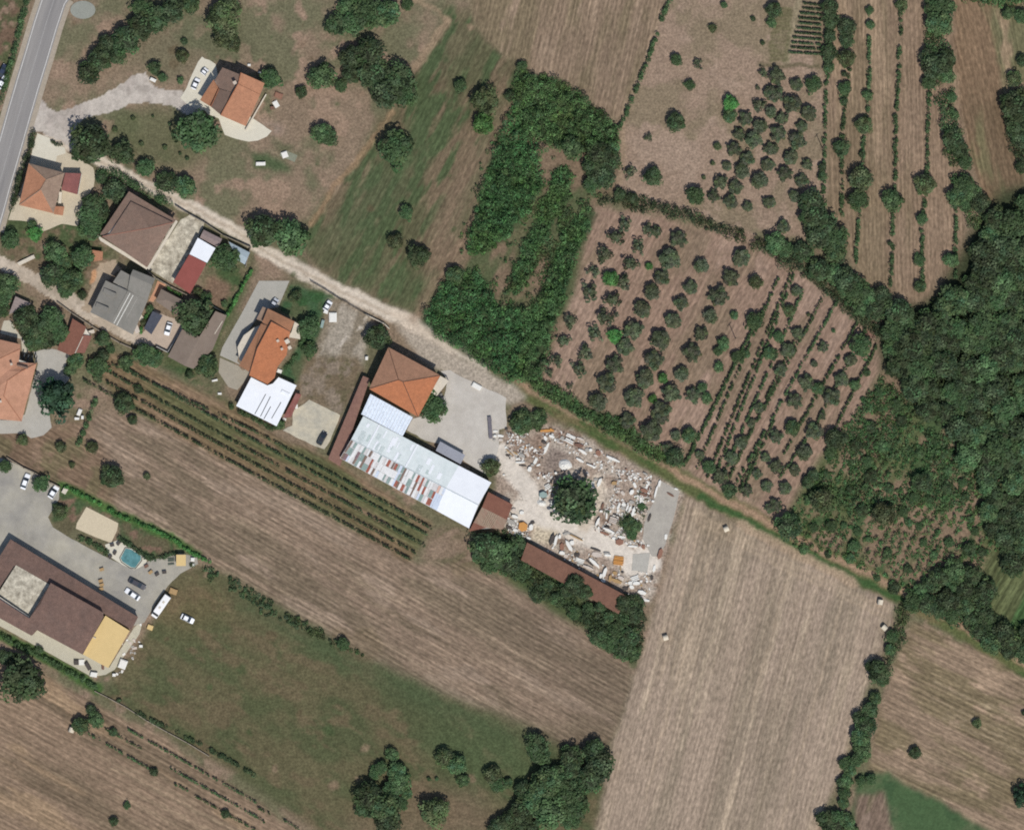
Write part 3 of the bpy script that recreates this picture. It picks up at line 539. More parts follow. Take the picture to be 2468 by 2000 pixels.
T('t20', 'olive', G2, gG, [(1520,530,42,'thin'),(1110,1145,36,'thin'),(960,1440,52,'thin'),(2070,610,45,'thin'),(1925,990,55),(2045,880,58,'thin'),(2045,1050,62),(2120,770,50),(1870,1120,50),(1990,1165,65),(1825,1240,55),(1940,1320,55),(1890,1425,65),(1770,1385,40),(1715,1520,55),(1840,1560,56),(1655,1635,48),(1795,1680,55),(2040,1510,70),(2100,1370,50),(2110,1690,45),(1940,1720,40),(2120,1240,45)])
T('t20', 'mid', G2, None, [(1340,500,48),(1460,710,40),(1340,1020,70,'dark'),(1150,1470,76,'dark'),(1515,1630,74),(1800,860,60,'lime'),(1790,970,56),(1650,240,34,'dull'),(1740,45,28),(1985,160,20,'dark'),(2065,360,18,'dark'),(1650,1360,20,'dull'),(1575,1480,18,'dull'),(1690,1220,30,'dull'),(2025,730,22,'thin')])
T('t30', 'olive', G2, gG, [(75,640,66),(240,710,50),(60,790,66),(200,875,70),(30,940,50),(340,945,64),(120,990,50),(285,1060,46),(90,1115,62),(250,1180,66),(45,1245,48),(190,1320,60),(330,1375,44),(20,1380,40),(140,1450,58),(285,1505,52),(220,1640,50),(25,1690,45)])
T('t30', 'mid', G2, None, [(380,705,62),(50,90,60,'dark'),(30,190,40)])
T('t31', 'olive', G3, gG, [(130,160,50),(240,700,46),(180,860,46,'dull'),(250,1050,50),(165,1190,55),(465,1165,42),(110,1360,50),(390,1305,30),(690,1275,50),(320,1460,62),(615,1435,56),(225,1610,60),(540,1580,66)])
T('t31', 'mid', G3, None, [(775,1150,84),(415,1510,50),(770,850,60),(85,1070,44),(45,1230,38,'dark'),(830,1380,30),(730,1480,42),(340,895,16,'dull'),(550,1030,16)])
T('t22', 'olive', G3, gG, [(1140,130,80),(1220,20,58),(1275,280,45),(1345,170,45),(1540,330,38),(1715,510,62),(1805,355,52),(1935,625,46),(2020,490,40),(1890,220,56),(1970,70,36),(2090,350,40),(2100,590,45),(2120,770,40),(940,40,60)])
T('t22', 'mid', G3, None, [(1340,350,72,'dark'),(1450,170,60),(1790,630,60,'dark'),(1610,430,56)])
T('t32', 'olive', G3, gG, [(70,180,54),(385,135,66),(310,315,66),(225,455,48),(70,430,56),(145,610,50),(65,755,52),(455,10,30)])
T('t32', 'dark', G3, None, [(165,925,98),(205,100,60,'mid'),(330,560,50),(380,500,44)])
T('t21', 'mid', G3, None, [(2010,620,52,'dull'),(1830,900,34),(1700,1330,40),(1690,1200,38),(2000,940,66),(2120,1210,50),(1740,1130,50),(2030,1665,40,'olive'),(1850,1240,44),(1930,1220,34),(1600,1590,44),(1560,1500,40)])
# --- strips in the north-east and the hedge line
Z4 = 'the north-eastern strips'; g4 = 'trees standing in the strip rows'
T('t30', 'mid', Z4, g4, [(640,740,50),(800,1050,66,'dull'),(610,1240,68,'dark'),(775,1495,92,'dull'),(755,1670,80),(1310,1540,78,'dull'),(1040,1680,84),(1340,700,58),(850,90,32),(855,210,36),(1115,50,52,'dull'),(660,230,72,'dark'),(660,340,55,'dark'),(655,490,66,'dull'),(835,800,42),(640,620,24,'dark'),(635,850,30,'dark'),(790,1290,26,'dark'),(1065,975,22,'dark')])
T('t31', 'mid', Z4, g4, [(1285,90,48),(1265,440,46),(1275,660,48),(1530,440,58),(1020,300,20,'dark')])
T('t30', 'mid', 'the field edge thicket', 'trees along the field edge thicket', [(1400,60,90),(1420,190,105),(1500,60,60),(1390,550,105,'dark'),(1340,460,66,'dark'),(1480,500,80,'dark'),(1500,640,60),(1545,820,40),(1560,960,36),(1545,1160,82,'dark'),(1600,1250,70,'dark'),(1640,1350,62),(1640,1550,80),(1580,1640,80),(1700,1600,70),(1770,1690,76,'dark'),(1650,1700,60)])
T('t30', 'dark', 'the east edge', None, [(2060,880,112),(2080,1040,100),(2120,1150,80),(2055,660,58,'dull'),(2125,510,46),(2010,110,50,'mid'),(2120,140,60,'mid'),(2120,1400,50)])
T('t30', 'dark', 'the vineyard hedge', None, [(520,60,66),(530,180,66),(520,300,50),(510,440,60),(510,560,45,'mid'),(455,1470,40),(455,1400,34)])
ZH = 'the hedge line'
T('t30', 'dark', ZH, 'trees of the long hedge line', [(370,1690,100)])
T('t31', 'mid', ZH, 'trees of the long hedge line', [(385,70,105,'dark'),(480,150,100,'dark'),(420,220,110,'dark'),(560,250,100),(560,360,90),(60,290,80),(150,340,70),(290,370,76,'dark'),(430,520,84,'dark'),(560,560,76),(650,600,100,'dark'),(740,690,96),(640,690,60),(830,740,70),(950,740,76,'dark'),(900,860,76,'dark'),(1090,870,104,'dark')])
# --- belt beside the clearing, centre
ZC = 'the central thicket'
T('t20', 'mid', ZC, None, [(490,1240,88),(60,560,44),(700,1280,96,'dark'),(790,1340,86,'dark'),(650,1400,84,'dark'),(740,1480,90,'dark'),(650,1530,70),(820,1230,56),(880,1620,50,'dark'),(980,1650,44,'dark')])
T('t10', 'mid', 'the central meadow', None, [(1155,1230,128),(1885,1030,84,'lime'),(1900,840,108,'dull'),(1690,710,54),(1250,40,46),(2100,800,40,'dark')])
T('t11', 'mid', 'the central meadow', None, [(1345,400,88,'dark'),(1150,280,62,'dull'),(1240,40,54),(1640,560,70,'mid')])
# --- trees north of the villa
Z1 = 'the copse north-east of the villa'; g1 = 'big trees of the copse'
T('t10', 'mid', Z1, g1, [(660,210,90,'dark'),(800,170,100),(920,110,120),(1080,110,112),(760,60,76),(780,480,92,'dark'),(940,440,110,'dark'),(960,600,112,'dark'),(1180,650,120,'dark'),(1080,770,122,'dark'),(1230,780,100,'mid'),(780,620,70,'dark')])
T('t10', 'mid', 'the copse edge', None, [(545,640,104),(705,720,52),(110,655,76),(370,770,46,'dark'),(530,1110,76),(590,1140,72)])
T('t00', 'dark', 'the tree row by the driveway', 'trees in the row by the driveway', [(740,610,84),(830,500,88),(980,460,76),(890,370,72),(1060,340,105),(1190,220,100),(1320,160,105),(1440,90,96),(1190,60,76,'mid'),(1590,30,76,'mid')])
T('t00', 'dull', 'the villa garden', None, [(1850,140,120),(1880,290,106),(1930,60,76),(1945,370,60),(1290,570,54,'dark'),(1350,650,38,'mid'),(1535,350,26,'dark'),(1520,470,50),(1505,670,28,'mid'),(1670,1085,168,'mid'),(1110,985,18),(960,1080,22,'dull'),(1275,970,12,'dark'),(1415,1035,14,'dark'),(1465,1155,18,'dull'),(1375,1230,20,'dull'),(1500,1280,14,'dark'),(1180,1200,20,'dull'),(1560,1320,16,'dark')])
T('t00', 'dark', 'the bank beside the dirt track', None, [(760,1195,150),(1030,1275,94),(1210,1405,74,'mid'),(1390,1520,84),(1540,1550,84,'mid'),(780,1700,88),(960,1590,90),(850,1480,46)])
T('t11', 'dark', 'the dirt track', None, [(50,190,122),(290,250,134,'mid')])
T('t11', 'mid', 'the plot west of the orange roofed house', None, [(430,1010,92),(440,1180,58),(1000,1080,92,'dark'),(330,730,44,'dark'),(290,760,30,'dull')])
T('t11', 'mid', 'the works yard', None, [(1470,1670,102)])
T('t12', 'mid', 'the works yard', None, [(1945,430,68,'dull')])
T('t12', 'mid', 'the hedge bank of the white shed', None, [(190,75,42)])
# --- hamlet gardens
ZG = 'the hamlet gardens'
T('t01', 'mid', ZG, None, [(95,280,76),(300,220,60,'lime'),(270,140,36),(460,370,84),(690,400,92),(450,540,86,'dark'),(600,600,96,'mid'),(420,590,72,'dark'),(560,690,70,'mid'),(690,730,36,'dark'),(540,460,60),(60,640,90),(30,740,70),(20,850,60)])
T('t01', 'dark', 'the shed with the red roof', None, [(220,920,96),(340,1000,100),(450,930,98,'mid'),(500,1040,80,'mid'),(290,1110,84,'mid'),(400,1110,70),(230,1030,60)])
T('t01', 'dark', 'the farm apron', None, [(480,1560,152,'pine')])
T('t01', 'mid', 'the vineyard corner', None, [(640,1270,64),(590,1350,48),(860,1240,52,'dark'),(820,1320,74),(760,1340,40),(1050,1290,56),(820,1420,40,'dull'),(1150,1510,34,'dark'),(1035,1630,76,'dark'),(860,1090,60,'dark'),(930,1180,36)])
T('t01', 'mid', 'the gardens behind the red shed', None, [(1210,1220,84),(1290,1260,70),(1620,900,140,'dark'),(1660,1000,60),(1880,420,104,'mid'),(1730,1310,90),(1580,1390,34,'dark'),(770,60,96),(760,170,92,'mid'),(830,20,80,'dark'),(1250,850,34),(1200,960,30,'dull'),(1720,750,44),(1650,700,34,'dull'),(1870,800,28)])
T('t02', 'mid', 'the plaza', None, [(50,420,54),(345,570,62)])
T('t02', 'dark', 'the field north of the plaza', None, [(940,505,86),(195,205,46,'dull'),(510,265,44,'dull'),(770,270,46,'dull'),(1105,40,38),(600,415,26,'dull'),(1225,510,28,'dull')])
T('t02', 'dull', 'the court', None, [(505,800,54),(470,760,30,'dark')])
T('t03', 'dark', 'the southern field', None, [(205,470,172),(45,280,60),(120,300,50),(670,850,66,'mid'),(800,800,62,'mid'),(760,720,40),(1060,1520,28,'mid'),(950,1650,34),(330,225,34),(1285,1240,34),(1880,1590,34),(945,910,32)])
T('t13', 'mid', 'the lower meadow', None, [(1120,1090,52),(1030,1195,54),(980,1250,46),(1170,1225,70),(1200,1310,80),(1130,1390,80),(930,1440,110,'dark'),(1060,1520,120),(900,1540,80,'dark'),(1090,1640,104,'dark'),(1210,1510,44),(1250,1420,44),(1480,1560,116,'dull'),(720,180,52),(1560,1120,70,'dull'),(1660,1180,76,'mid'),(1710,1310,50),(1960,1260,70,'dull'),(2000,1340,60,'mid'),(2090,1330,40),(2080,1640,76,'dark'),(1990,1700,70,'dark'),(1430,1300,16),(1495,1300,16)])
T('t23', 'dark', 'the south copse', 'trees of the south copse', [(180,1010,92),(200,1080,88,'mid'),(470,1110,90),(470,1230,80),(660,1060,96),(700,1180,124),(620,1300,100),(250,1340,124,'mid'),(330,1300,104,'mid'),(440,1400,110,'mid'),(500,1520,104,'mid'),(160,1470,104,'mid'),(300,1560,130,'mid'),(470,1620,90,'mid'),(80,1390,70),(60,1560,90),(40,1680,76),(150,1700,60)])
T('t33', 'mid', 'the field hedge', 'trees of the field hedge', [(1040,110,50),(1020,220,46),(925,400,92,'dark'),(960,470,56),(860,360,44,'dark'),(900,630,50),(860,720,66,'dark'),(760,790,54,'dark'),(820,860,76,'dark'),(770,950,80),(790,1060,74),(740,1140,56),(640,1170,46),(690,1230,50),(660,1320,50),(610,1330,38,'dark'),(640,1420,50),(630,1500,46),(480,1640,80,'dark'),(580,1620,72),(560,1700,76,'dark'),(660,1650,66),(700,1720,50),(860,1310,46),(780,1320,40)])
T('t33', 'dark', 'the south-eastern field', None, [(1230,1085,46),(1745,840,38,'dull'),(2125,1440,76,'pine'),(2140,750,20)])
T('t12', 'mid', 'the southern tree belt', 'trees of the belt south of the yard', [(1900,1090,110,'dark'),(2010,1120,110),(1950,1220,100),(2090,1230,90,'dark'),(1850,1180,60)])
T('t22', 'mid', 'the southern tree belt', 'trees of the belt south of the yard', [(20,1090,84,'dark'),(60,1280,80),(190,1500,54,'dark'),(280,1420,50),(360,1530,56),(620,1620,56),(500,1640,56),(950,1570,74,'dark'),(1020,1560,60,'dark'),(1010,1660,66,'dark'),(900,1690,56),(780,1680,50)], hk=.6)
T('t23', 'mid', 'the southern tree belt', 'trees of the belt south of the yard', [(700,110,80,'dark'),(800,170,76),(900,220,80,'dark'),(960,120,76,'dark'),(980,260,60),(840,60,70)], hk=.6)
T('t22', 'dark', 'the salvage yard', None, [(490,700,174)], hk=.62)
T('t22', 'dark', 'the salvage yard', None, [(950,900,58,'mid'),(1010,930,50,'mid'),(980,990,48,'mid'),(1060,760,30,'mid')], hk=.3)
T('t22', 'dark', 'the salvage yard', None, [(60,60,100,'mid'),(180,40,80,'mid')], hk=.45)
T('t22', 'dark', 'the southern tree belt', 'trees of the southern tree belt', [(500,1400,74),(430,1450,54),(580,1470,60),(705,1590,44),(900,1560,60)], hk=1.6)
# --- woodland on the right: one tree after another
ZW = 'the eastern wood'
rt = random.Random(9)
def scatter(poly, rmin, rmax, pack, keep, tries=6000):
    xs = [p[0] for p in poly]; ys = [p[1] for p in poly]; out = []
    for _ in range(tries):
        x, y, r = rt.uniform(min(xs), max(xs)), rt.uniform(min(ys), max(ys)), rt.uniform(rmin, rmax)
        if not inpoly(poly, np.array([x]), np.array([y]))[0]: continue
        if all((x - a) ** 2 + (y - b) ** 2 > ((r + c) * pack) ** 2 for a, b, c in out + keep): out.append((x, y, r))
    return out
WOOD = PL('V', 2150, 420, 2085, 455, 2040, 500, 2035, 560, 2020, 640, 1985, 620, 1945, 640, 1925, 680, 1850, 680, 1860, 750, 1905, 820, 1960, 880, 2020, 950, 2150, 1060)
WOOD2 = PL('V', 2150, 1060, 2060, 1000, 2060, 1080, 2110, 1180, 2150, 1190)
WOOD3 = PL('V', 1890, 1255, 1970, 1180, 2060, 1210, 2080, 1290, 2150, 1320, 2150, 1390, 2050, 1330, 1950, 1270)
for poly, a, b_, tr in ((WOOD, 2.7, 4.6, 4500), (WOOD2, 2.2, 3.6, 900), (WOOD3, 2.0, 3.5, 900)):
    for x, y, r_ in scatter(poly, a, b_, .68, TREES, tr):
        fx, fy = (x + W / PPM / 2) * PPM, (H / PPM / 2 - y) * PPM
        tree('S', fx, fy, r_ * PPM, rt.choice(['dark', 'dark', 'mid', 'mid', 'dark']), ZW, 'trees of the eastern wood')
SCRUB = PL('V', 1700, 1000, 1840, 780, 1940, 900, 2080, 980, 2110, 1120, 2040, 1200, 1960, 1210, 1900, 1250, 1760, 1170, 1650, 1140, 1650, 1090)
for x, y, r_ in scatter(SCRUB, .8, 1.9, 1.25, TREES, 2200)[:60]:
    fx, fy = (x + W / PPM / 2) * PPM, (H / PPM / 2 - y) * PPM
    tree('S', fx, fy, r_ * PPM, rt.choice(['dark', 'mid', 'mid']), 'the scrubland', 'bushes of the scrubland', hk=.6)
T('t32', 'dark', 'the scrubland', None, [(970,820,92,'dull'),(1280,560,76),(1990,870,60,'dark'),(1680,1120,56),(560,200,80),(460,700,96,'dull')])

# --- thickets, hedges, vine rows
def thicket(name, polys, mat, hgt=(1.0, 2.4), step=1.05, lobe=(.6, 1.15), M=40, leaf=.15, thr=-1, seed=1, kind='stuff', label=None, cat=None, group=None, tint=.26, tsc=5, rows=None):
    r = np.random.default_rng(seed); cen = []
    for poly in polys:
        P_ = np.array(poly); x0, y0 = P_.min(0); x1, y1 = P_.max(0)
        X, Y = np.meshgrid(np.arange(x0, x1, step), np.arange(y0, y1, step)); X = X + r.uniform(-.5, .5, X.shape) * step; Y = Y + r.uniform(-.5, .5, X.shape) * step
        k = inpoly(poly, X + 2.6 * (fbm(X / 2.5, Y / 2.5, 1) - .5), Y + 2.6 * (fbm(X / 2.5, Y / 2.5, 2) - .5)) & (fbm(X / tsc, Y / tsc, seed % 7) > thr)
        if rows: k &= np.sin((-X * math.sin(rows[0]) + Y * math.cos(rows[0])) * 6.283 / rows[1] + 1.5 * fbm(X / 8, Y / 8, 2)) > -.25
        cen.append(np.stack([X[k], Y[k]], 1))
    c = np.concatenate(cen); n = len(c)
    h = hgt[0] + (hgt[1] - hgt[0]) * sstep(fbm(c[:, 0] / 4, c[:, 1] / 4, 3), .3, .7) * r.uniform(.6, 1.1, n)
    lob = r.uniform(*lobe, n); br = np.exp(r.normal(size=n) * tint) * (.8 + .45 * fbm(c[:, 0] / 7, c[:, 1] / 7, 5))
    bc = br[:, None] * (1 + r.normal(size=(n, 3)) * .06) * np.array([1, 1, 1]); yl = sstep(fbm(c[:, 0] / 6, c[:, 1] / 6, 6), .5, .7)
    bc[:, 0] *= 1 + .14 * yl; bc[:, 2] *= 1 - .1 * yl
    V, col = leaves(np.stack([c[:, 0], c[:, 1], np.maximum(.1, h - lob * .6)], 1), lob, M, leaf, np.clip(bc, .4, 2), r=r, flat_z=.9)
    V[..., 2] = np.maximum(V[..., 2], .02)
    o = mk(name, quads_mesh(name, V, col, mat)); return tag(o, label, cat, group, kind)
thicket('bramble_thicket', [PL('V', 1085, 145, 1180, 172, 1290, 262, 1296, 300, 1240, 302, 1205, 325, 1150, 300, 1090, 290, 1065, 200)], L_BRAM, (.8, 4), seed=2, tint=.34)
thicket('bramble_thicket', [PL('V', 1072, 205, 1095, 285, 1150, 315, 1130, 330, 1137, 380, 1105, 440, 1060, 495, 1030, 520, 985, 540, 980, 505, 1005, 400, 1040, 290)], L_BRAM, (.8, 4), seed=3, tint=.34)
thicket('bramble_thicket', [PL('V', 1165, 350, 1196, 352, 1190, 420, 1150, 480, 1120, 540, 1105, 590, 1075, 620, 1070, 560, 1110, 480)], L_BRAM, (.8, 2.2), seed=4, thr=.3)
thicket('bramble_thicket', [PL('V', 880, 672, 910, 620, 945, 562, 1000, 565, 1022, 600, 1045, 640, 1095, 650, 1090, 780, 1085, 800, 1060, 792, 980, 745, 920, 705)], L_BRAM, (.8, 3.6), seed=5, tint=.34)
thicket('bramble_thicket', [PL('V', 1150, 560, 1180, 470, 1232, 432, 1250, 445, 1212, 520, 1180, 620, 1150, 720, 1132, 795, 1085, 800, 1095, 660, 1130, 620)], L_BRAM, (.8, 4), seed=6, tint=.34, thr=.3)
thicket('bramble_thicket', [PL('V', 1095, 440, 1130, 470, 1100, 530, 1050, 600, 1060, 640, 1100, 650, 1150, 560, 1200, 430)], L_MID, (.5, 1.6), seed=16, thr=.5, tsc=3)
thicket('bramble_thicket', [PL('V', 1030, 250, 1300, 290, 1300, 320, 1240, 440, 1210, 560, 1140, 780, 1030, 650, 950, 575, 960, 480)], L_BRAM, (.2, 1.1), step=1.0, lobe=(.35, .8), M=22, leaf=.13, thr=.62, tsc=2.5, seed=23)
thicket('track_thicket', [PL('V', 1100, 790, 1150, 800, 1240, 860, 1300, 870, 1360, 930, 1420, 960, 1400, 975, 1300, 925, 1200, 865, 1115, 815)], L_BRAM, (.8, 2.2), seed=7)
thicket('hedge_thicket', [PL('V', 1240, 425, 1290, 400, 1400, 432, 1480, 455, 1560, 485, 1640, 520, 1700, 560, 1740, 590, 1800, 640, 1850, 700, 1830, 710, 1760, 640, 1690, 590, 1620, 545, 1560, 510, 1470, 475, 1380, 450, 1290, 430)], L_DARK, (1, 2.6), seed=8, thr=.3)
thicket('wood_undergrowth', [WOOD, WOOD2, WOOD3], L_DARK, (1.2, 3.5), step=1.7, lobe=(.9, 1.7), M=30, leaf=.26, seed=9)
thicket('edge_thicket', [PL('V', 1935, -5, 1985, -5, 1985, 130, 2000, 250, 2030, 380, 2060, 470, 2030, 480, 2000, 420, 1985, 350, 1965, 250, 1945, 150)], L_MID, (1, 2.8), seed=10, thr=.34)
thicket('edge_thicket', [PL('V', 2010, -5, 2150, -5, 2150, 8, 2090, 14, 2020, 8)], L_BRAM, (.6, 1.6), seed=17)
thicket('edge_thicket', [PL('V', 2120, 190, 2150, 180, 2150, 350, 2120, 330, 2100, 250)], L_DARK, (1.5, 3), seed=18)
thicket('scrub_growth', [SCRUB], L_BRAM, (.3, 1.7), step=.9, lobe=(.35, .75), M=24, leaf=.14, thr=.36, tsc=2.4, seed=11, rows=(R(62), 2.6))
thicket('scrub_growth', [PL('V', 1690, 1000, 1760, 900, 1850, 790, 1960, 900, 2060, 1000, 2060, 1080, 1900, 1060, 1780, 1080)], L_MID, (.5, 1.6), step=1.1, lobe=(.5, 1), M=26, leaf=.17, thr=.42, tsc=5, seed=12)
thicket('belt_thicket', [PL('V', 985, 1115, 1060, 1110, 1110, 1165, 1200, 1210, 1240, 1260, 1300, 1280, 1350, 1290, 1345, 1340, 1328, 1388, 1230, 1318, 1100, 1225, 1010, 1170)], L_DARK, (.8, 2.6), seed=13, thr=.34)
thicket('hedge_thicket', [PL('V', 1880, 1265, 1905, 1270, 1890, 1340, 1870, 1380, 1855, 1385, 1870, 1310)], L_MID, (.8, 2), seed=14)
thicket('meadow_growth', [PL('V', 400, 1175, 500, 1212, 760, 1368, 770, 1380, 640, 1320, 560, 1290, 480, 1240)], L_DARK, (.3, 1.2), seed=15, thr=.48, tsc=4, lobe=(.4, .9))
thicket('weeds', [PL('t22', 700, 780, 850, 860, 900, 1000, 1000, 1020, 1080, 900, 1100, 700, 1040, 560, 1000, 760, 850, 800)], L_MID, (.2, .9), step=.8, lobe=(.3, .55), M=16, leaf=.12, thr=.5, tsc=2, seed=19)
def hedge(name, label, cat, pts, w, h, mat, group=None, M=26, leaf=.13, gap=0, seed=1, lobe=None, step=None):
    M = M * 2 if w > 1.05 else M
    r = np.random.default_rng(seed); cen = []
    lobe = lobe or w * .42; step = step or max(.35, w * .35)
    for a, b in zip(pts, pts[1:]):
        L = math.dist(a, b); n = max(1, int(L / step * max(1, w / 1.4))); t = r.random(n)
        c = np.outer(1 - t, a) + np.outer(t, b); nrm = np.array([-(b[1] - a[1]), b[0] - a[0]]) / L
        cen.append(c + nrm * r.uniform(-.5, .5, (n, 1)) * max(0, w - 1.5 * lobe))
    c = np.concatenate(cen)
    if gap: c = c[vnoise(c[:, 0] / 2.2, c[:, 1] / 2.2, seed) > gap]
    n = len(c)
    if n == 0: return
    lob = r.uniform(.8, 1.25, n) * lobe; br = np.exp(r.normal(size=n) * .22)
    V, col = leaves(np.stack([c[:, 0], c[:, 1], np.maximum(.1, h * r.uniform(.7, 1, n) - lob * .5)], 1), lob, M, leaf, br, r=r)
    V[..., 2] = np.maximum(V[..., 2], .02)
    o = mk(name, quads_mesh(name, V, col, mat)); return tag(o, label, cat, group)
# vineyard rows
VR = [((920, 1300), 147, (1460, 950)), ((1050, 1340), 225, (1420, 1000)), ((870, 1350), 330, (1395, 1090)), ((880, 1450), 420, (1320, 1150)), ((700, 1440), 510, (1290, 1210))]
ordn = ['first', 'second', 'third', 'fourth', 'fifth', 'sixth', 'seventh', 'eighth', 'ninth', 'tenth', 'eleventh', 'twelfth', 'thirteenth', 'fourteenth', 'fifteenth', 'sixteenth', 'seventeenth', 'eighteenth', 'nineteenth', 'twentieth']
for i, (a, y0, b_) in enumerate(VR):
    hedge('vine_row', 'long vine row of the striped vineyard, %s row from the white sheds' % ordn[i], 'vine row', [P('t01', *a), P('t12', 0, y0), P('t12', *b_)], .75, 1.7, L_DARK, 'vine rows of the striped vineyard', 17, .12, .1, 30 + i, .3, .28)
for i, (a, b_) in enumerate([((1000, 850), (2142, 1500)), ((870, 880), (1180, 1050)), ((1420, 1210), (2142, 1620)), ((730, 920), (1290, 1240)), ((1450, 1340), (1570, 1400)), ((1620, 1440), (2130, 1727))]):
    hedge('vine_row', 'thin vine row in the southern field, ' + ['longest of all, beside the stone wall', 'short one below the two green trees', 'continuing the middle line south-eastward', 'starting at the tree by a bale', 'shortest piece, ten metres long', 'bottom piece reaching the picture edge'][i], 'vine row', [P('t03', *a), P('t03', *b_)], .7, 1.4, L_MID, 'vine rows in the southern field', 14, .12, .3, 50 + i, .28, .3)
for i, (a, b_) in enumerate([((0, 1540), (110, 1590)), ((220, 1640), (350, 1720)), ((0, 1620), (60, 1660))]):
    hedge('vine_row', 'vine row stub near the lower meadow edge, %s from the west' % ordn[i], 'vine row', [P('t13', *a), P('t13', *b_)], .7, 1.4, L_MID, 'vine rows in the southern field', 14, .12, 0, 58 + i, .28, .3)
RV = [(1600, 640, 1440, 960), (1628, 582, 1455, 985), (1655, 575, 1478, 1000), (1662, 574, 1500, 985), (1682, 604, 1505, 1010), (1753, 627, 1540, 1010), (1794, 674, 1640, 950), (1618, 880, 1560, 1010), (1588, 660, 1430, 975), (1700, 900, 1630, 1000), (1720, 625, 1585, 880), (1812, 690, 1700, 900), (1835, 720, 1745, 900), (1600, 900, 1545, 1030), (1668, 700, 1520, 1010)]
for i, (a, b_, c_, d_) in enumerate(RV):
    hedge('vine_row', 'slanting vine row between the olive trees, %s row counted from the main grove' % ordn[[1, 2, 3, 4, 6, 9, 12, 8, 0, 10, 7, 13, 14, 11, 5][i]], 'vine row', [P('V', a, b_), P('V', c_, d_)], 1.05, 1.3, L_MID, 'slanting vine rows', 22, .14, .12, 140 + i, .3, .3)
for i in range(11):
    y = 30 + i * 41; x0 = 300 - i * 12
    hedge('vine_row', 'short dark vine row of the small north vineyard, %s from the top' % ordn[i], 'vine row', [P('t30', x0, y), P('t30', 450, y + 18)], .4, 1.0, L_DARK, 'short vine rows of the small vineyard', 20, .12, 0, 90 + i, .3, .16)
ST = [[(690, 560), (640, 900), (650, 900), (625, 1150), (620, 1727), (618, 1800)], [(850, 280), (850, 700), (835, 900), (800, 1130), (790, 1400), (770, 1727), (730, 2230)], [(1120, 60), (1110, 290)], [(1100, 380), (1090, 750), (1070, 1000), (1065, 1600), (1045, 1800), (1040, 2150), (1025, 2390)], [(1350, 780), (1330, 1400), (1310, 1727), (1290, 1900), (1295, 2420)], [(1575, 1740), (1565, 2380)], [(500, 560), (480, 1000), (470, 1400), (465, 1620)]]
for i, pts in enumerate(ST):
    hedge('hedge_row', 'thin green hedge row between stubble strips, ' + ['second from the grove edge', 'third from the grove edge', 'short northern piece with a tree on top', 'fourth from the grove edge', 'fifth from the grove edge', 'last one beside the eastern wood', 'bordering the north olive grove'][i], 'hedge row', [P('t30', *p) for p in pts], 1.5, 1.2, L_MID, 'hedge rows between the stubble strips', 16, .15, .2, 110 + i, .5, .5)
hedge('hedge', 'thick dark green hedge beside the small vineyard', 'hedge', [P('t30', *p) for p in ((520, -20), (535, 150), (510, 350), (500, 560))], 3.0, 2.6, L_DARK, None, 26, .2, 0, 120)
hedge('hedge', 'dark green clipped hedge between the road and the orange roofed house', 'hedge', [P('zB', *p) for p in ((550, 110), (480, 420), (400, 640), (300, 900), (210, 1370))], 2.0, 1.7, L_DARK, None, 30, .13, 0, 121)
hedge('hedge', 'bright green hedge on the far side of the road', 'hedge', [P('t00', *p) for p in ((235, -20), (170, 220), (120, 420), (60, 650), (10, 860))], 2.0, 1.6, L_MID, None, 26, .14, 0, 122)
hedge('hedge', 'dark green clipped hedge along the dirt track above the brown roof', 'hedge', [P('t00', *p) for p in ((830, 1440), (960, 1440), (1100, 1530), (1250, 1620), (1420, 1700))], 2.8, 1.7, L_MID, None, 30, .13, 0, 123)
hedge('hedge', 'narrow bright green hedge beside the grey driveway', 'hedge', [P('t01', *p) for p in ((2110, 510), (2040, 620), (1960, 780), (1890, 900))], 1.1, 1.6, L_LIME, None, 30, .13, 0, 124)
hedge('hedge', 'small hedge bed inside the bright forecourt by the road', 'hedge', [P('zB', *p) for p in ((820, 280), (920, 320), (1020, 340))], 1.4, .9, L_DARK, None, 24, .11, 0, 125)
hedge('hedge', 'green hedge line between the vineyard and the white shed roof', 'hedge', [P('zF', *p) for p in ((-20, 790), (150, 900), (400, 1010), (620, 1150), (760, 1120))], 1.7, 1.6, L_MID, None, 26, .14, 0, 126)
hedge('hedge', 'straight green hedge strip standing alone near the farm apron', 'hedge', [P('t01', 800, 1590), P('t02', 740, 40), P('t02', 650, 250)], 1.7, 1.4, L_MID, None, 28, .13, 0, 127)
hedge('hedge', 'bright green hedge along the north edge of the plaza garden', 'hedge', [P('t02', *p) for p in ((540, 600), (760, 700), (1000, 840), (1280, 950), (1480, 1060), (1600, 1150), (1760, 1230))], 1.3, 1.3, L_LIME, None, 22, .14, .15, 128)
hedge('hedge', 'low green planting bed between the plaza and the sand court', 'hedge', [P('t02', *p) for p in ((640, 1010), (760, 1060), (860, 1120), (890, 1150))], 2.0, 1.0, L_MID, None, 24, .14, .1, 129)
hedge('hedge', 'long green hedge behind the farm building rear apron', 'hedge', [P('t03', *p) for p in ((-20, 90), (200, 210), (420, 320), (620, 430), (800, 540))], 1.8, 1.5, L_MID, None, 26, .15, 0, 130)
hedge('hedge', 'rough green hedge below the stone wall of the lower meadow', 'hedge', [P('t03', 960, 630), P('t03', 1200, 780), P('t03', 1600, 980), P('t03', 1900, 1140), P('t03', 2142, 1280)], 1.6, 1.0, L_DARK, None, 20, .14, .35, 131)
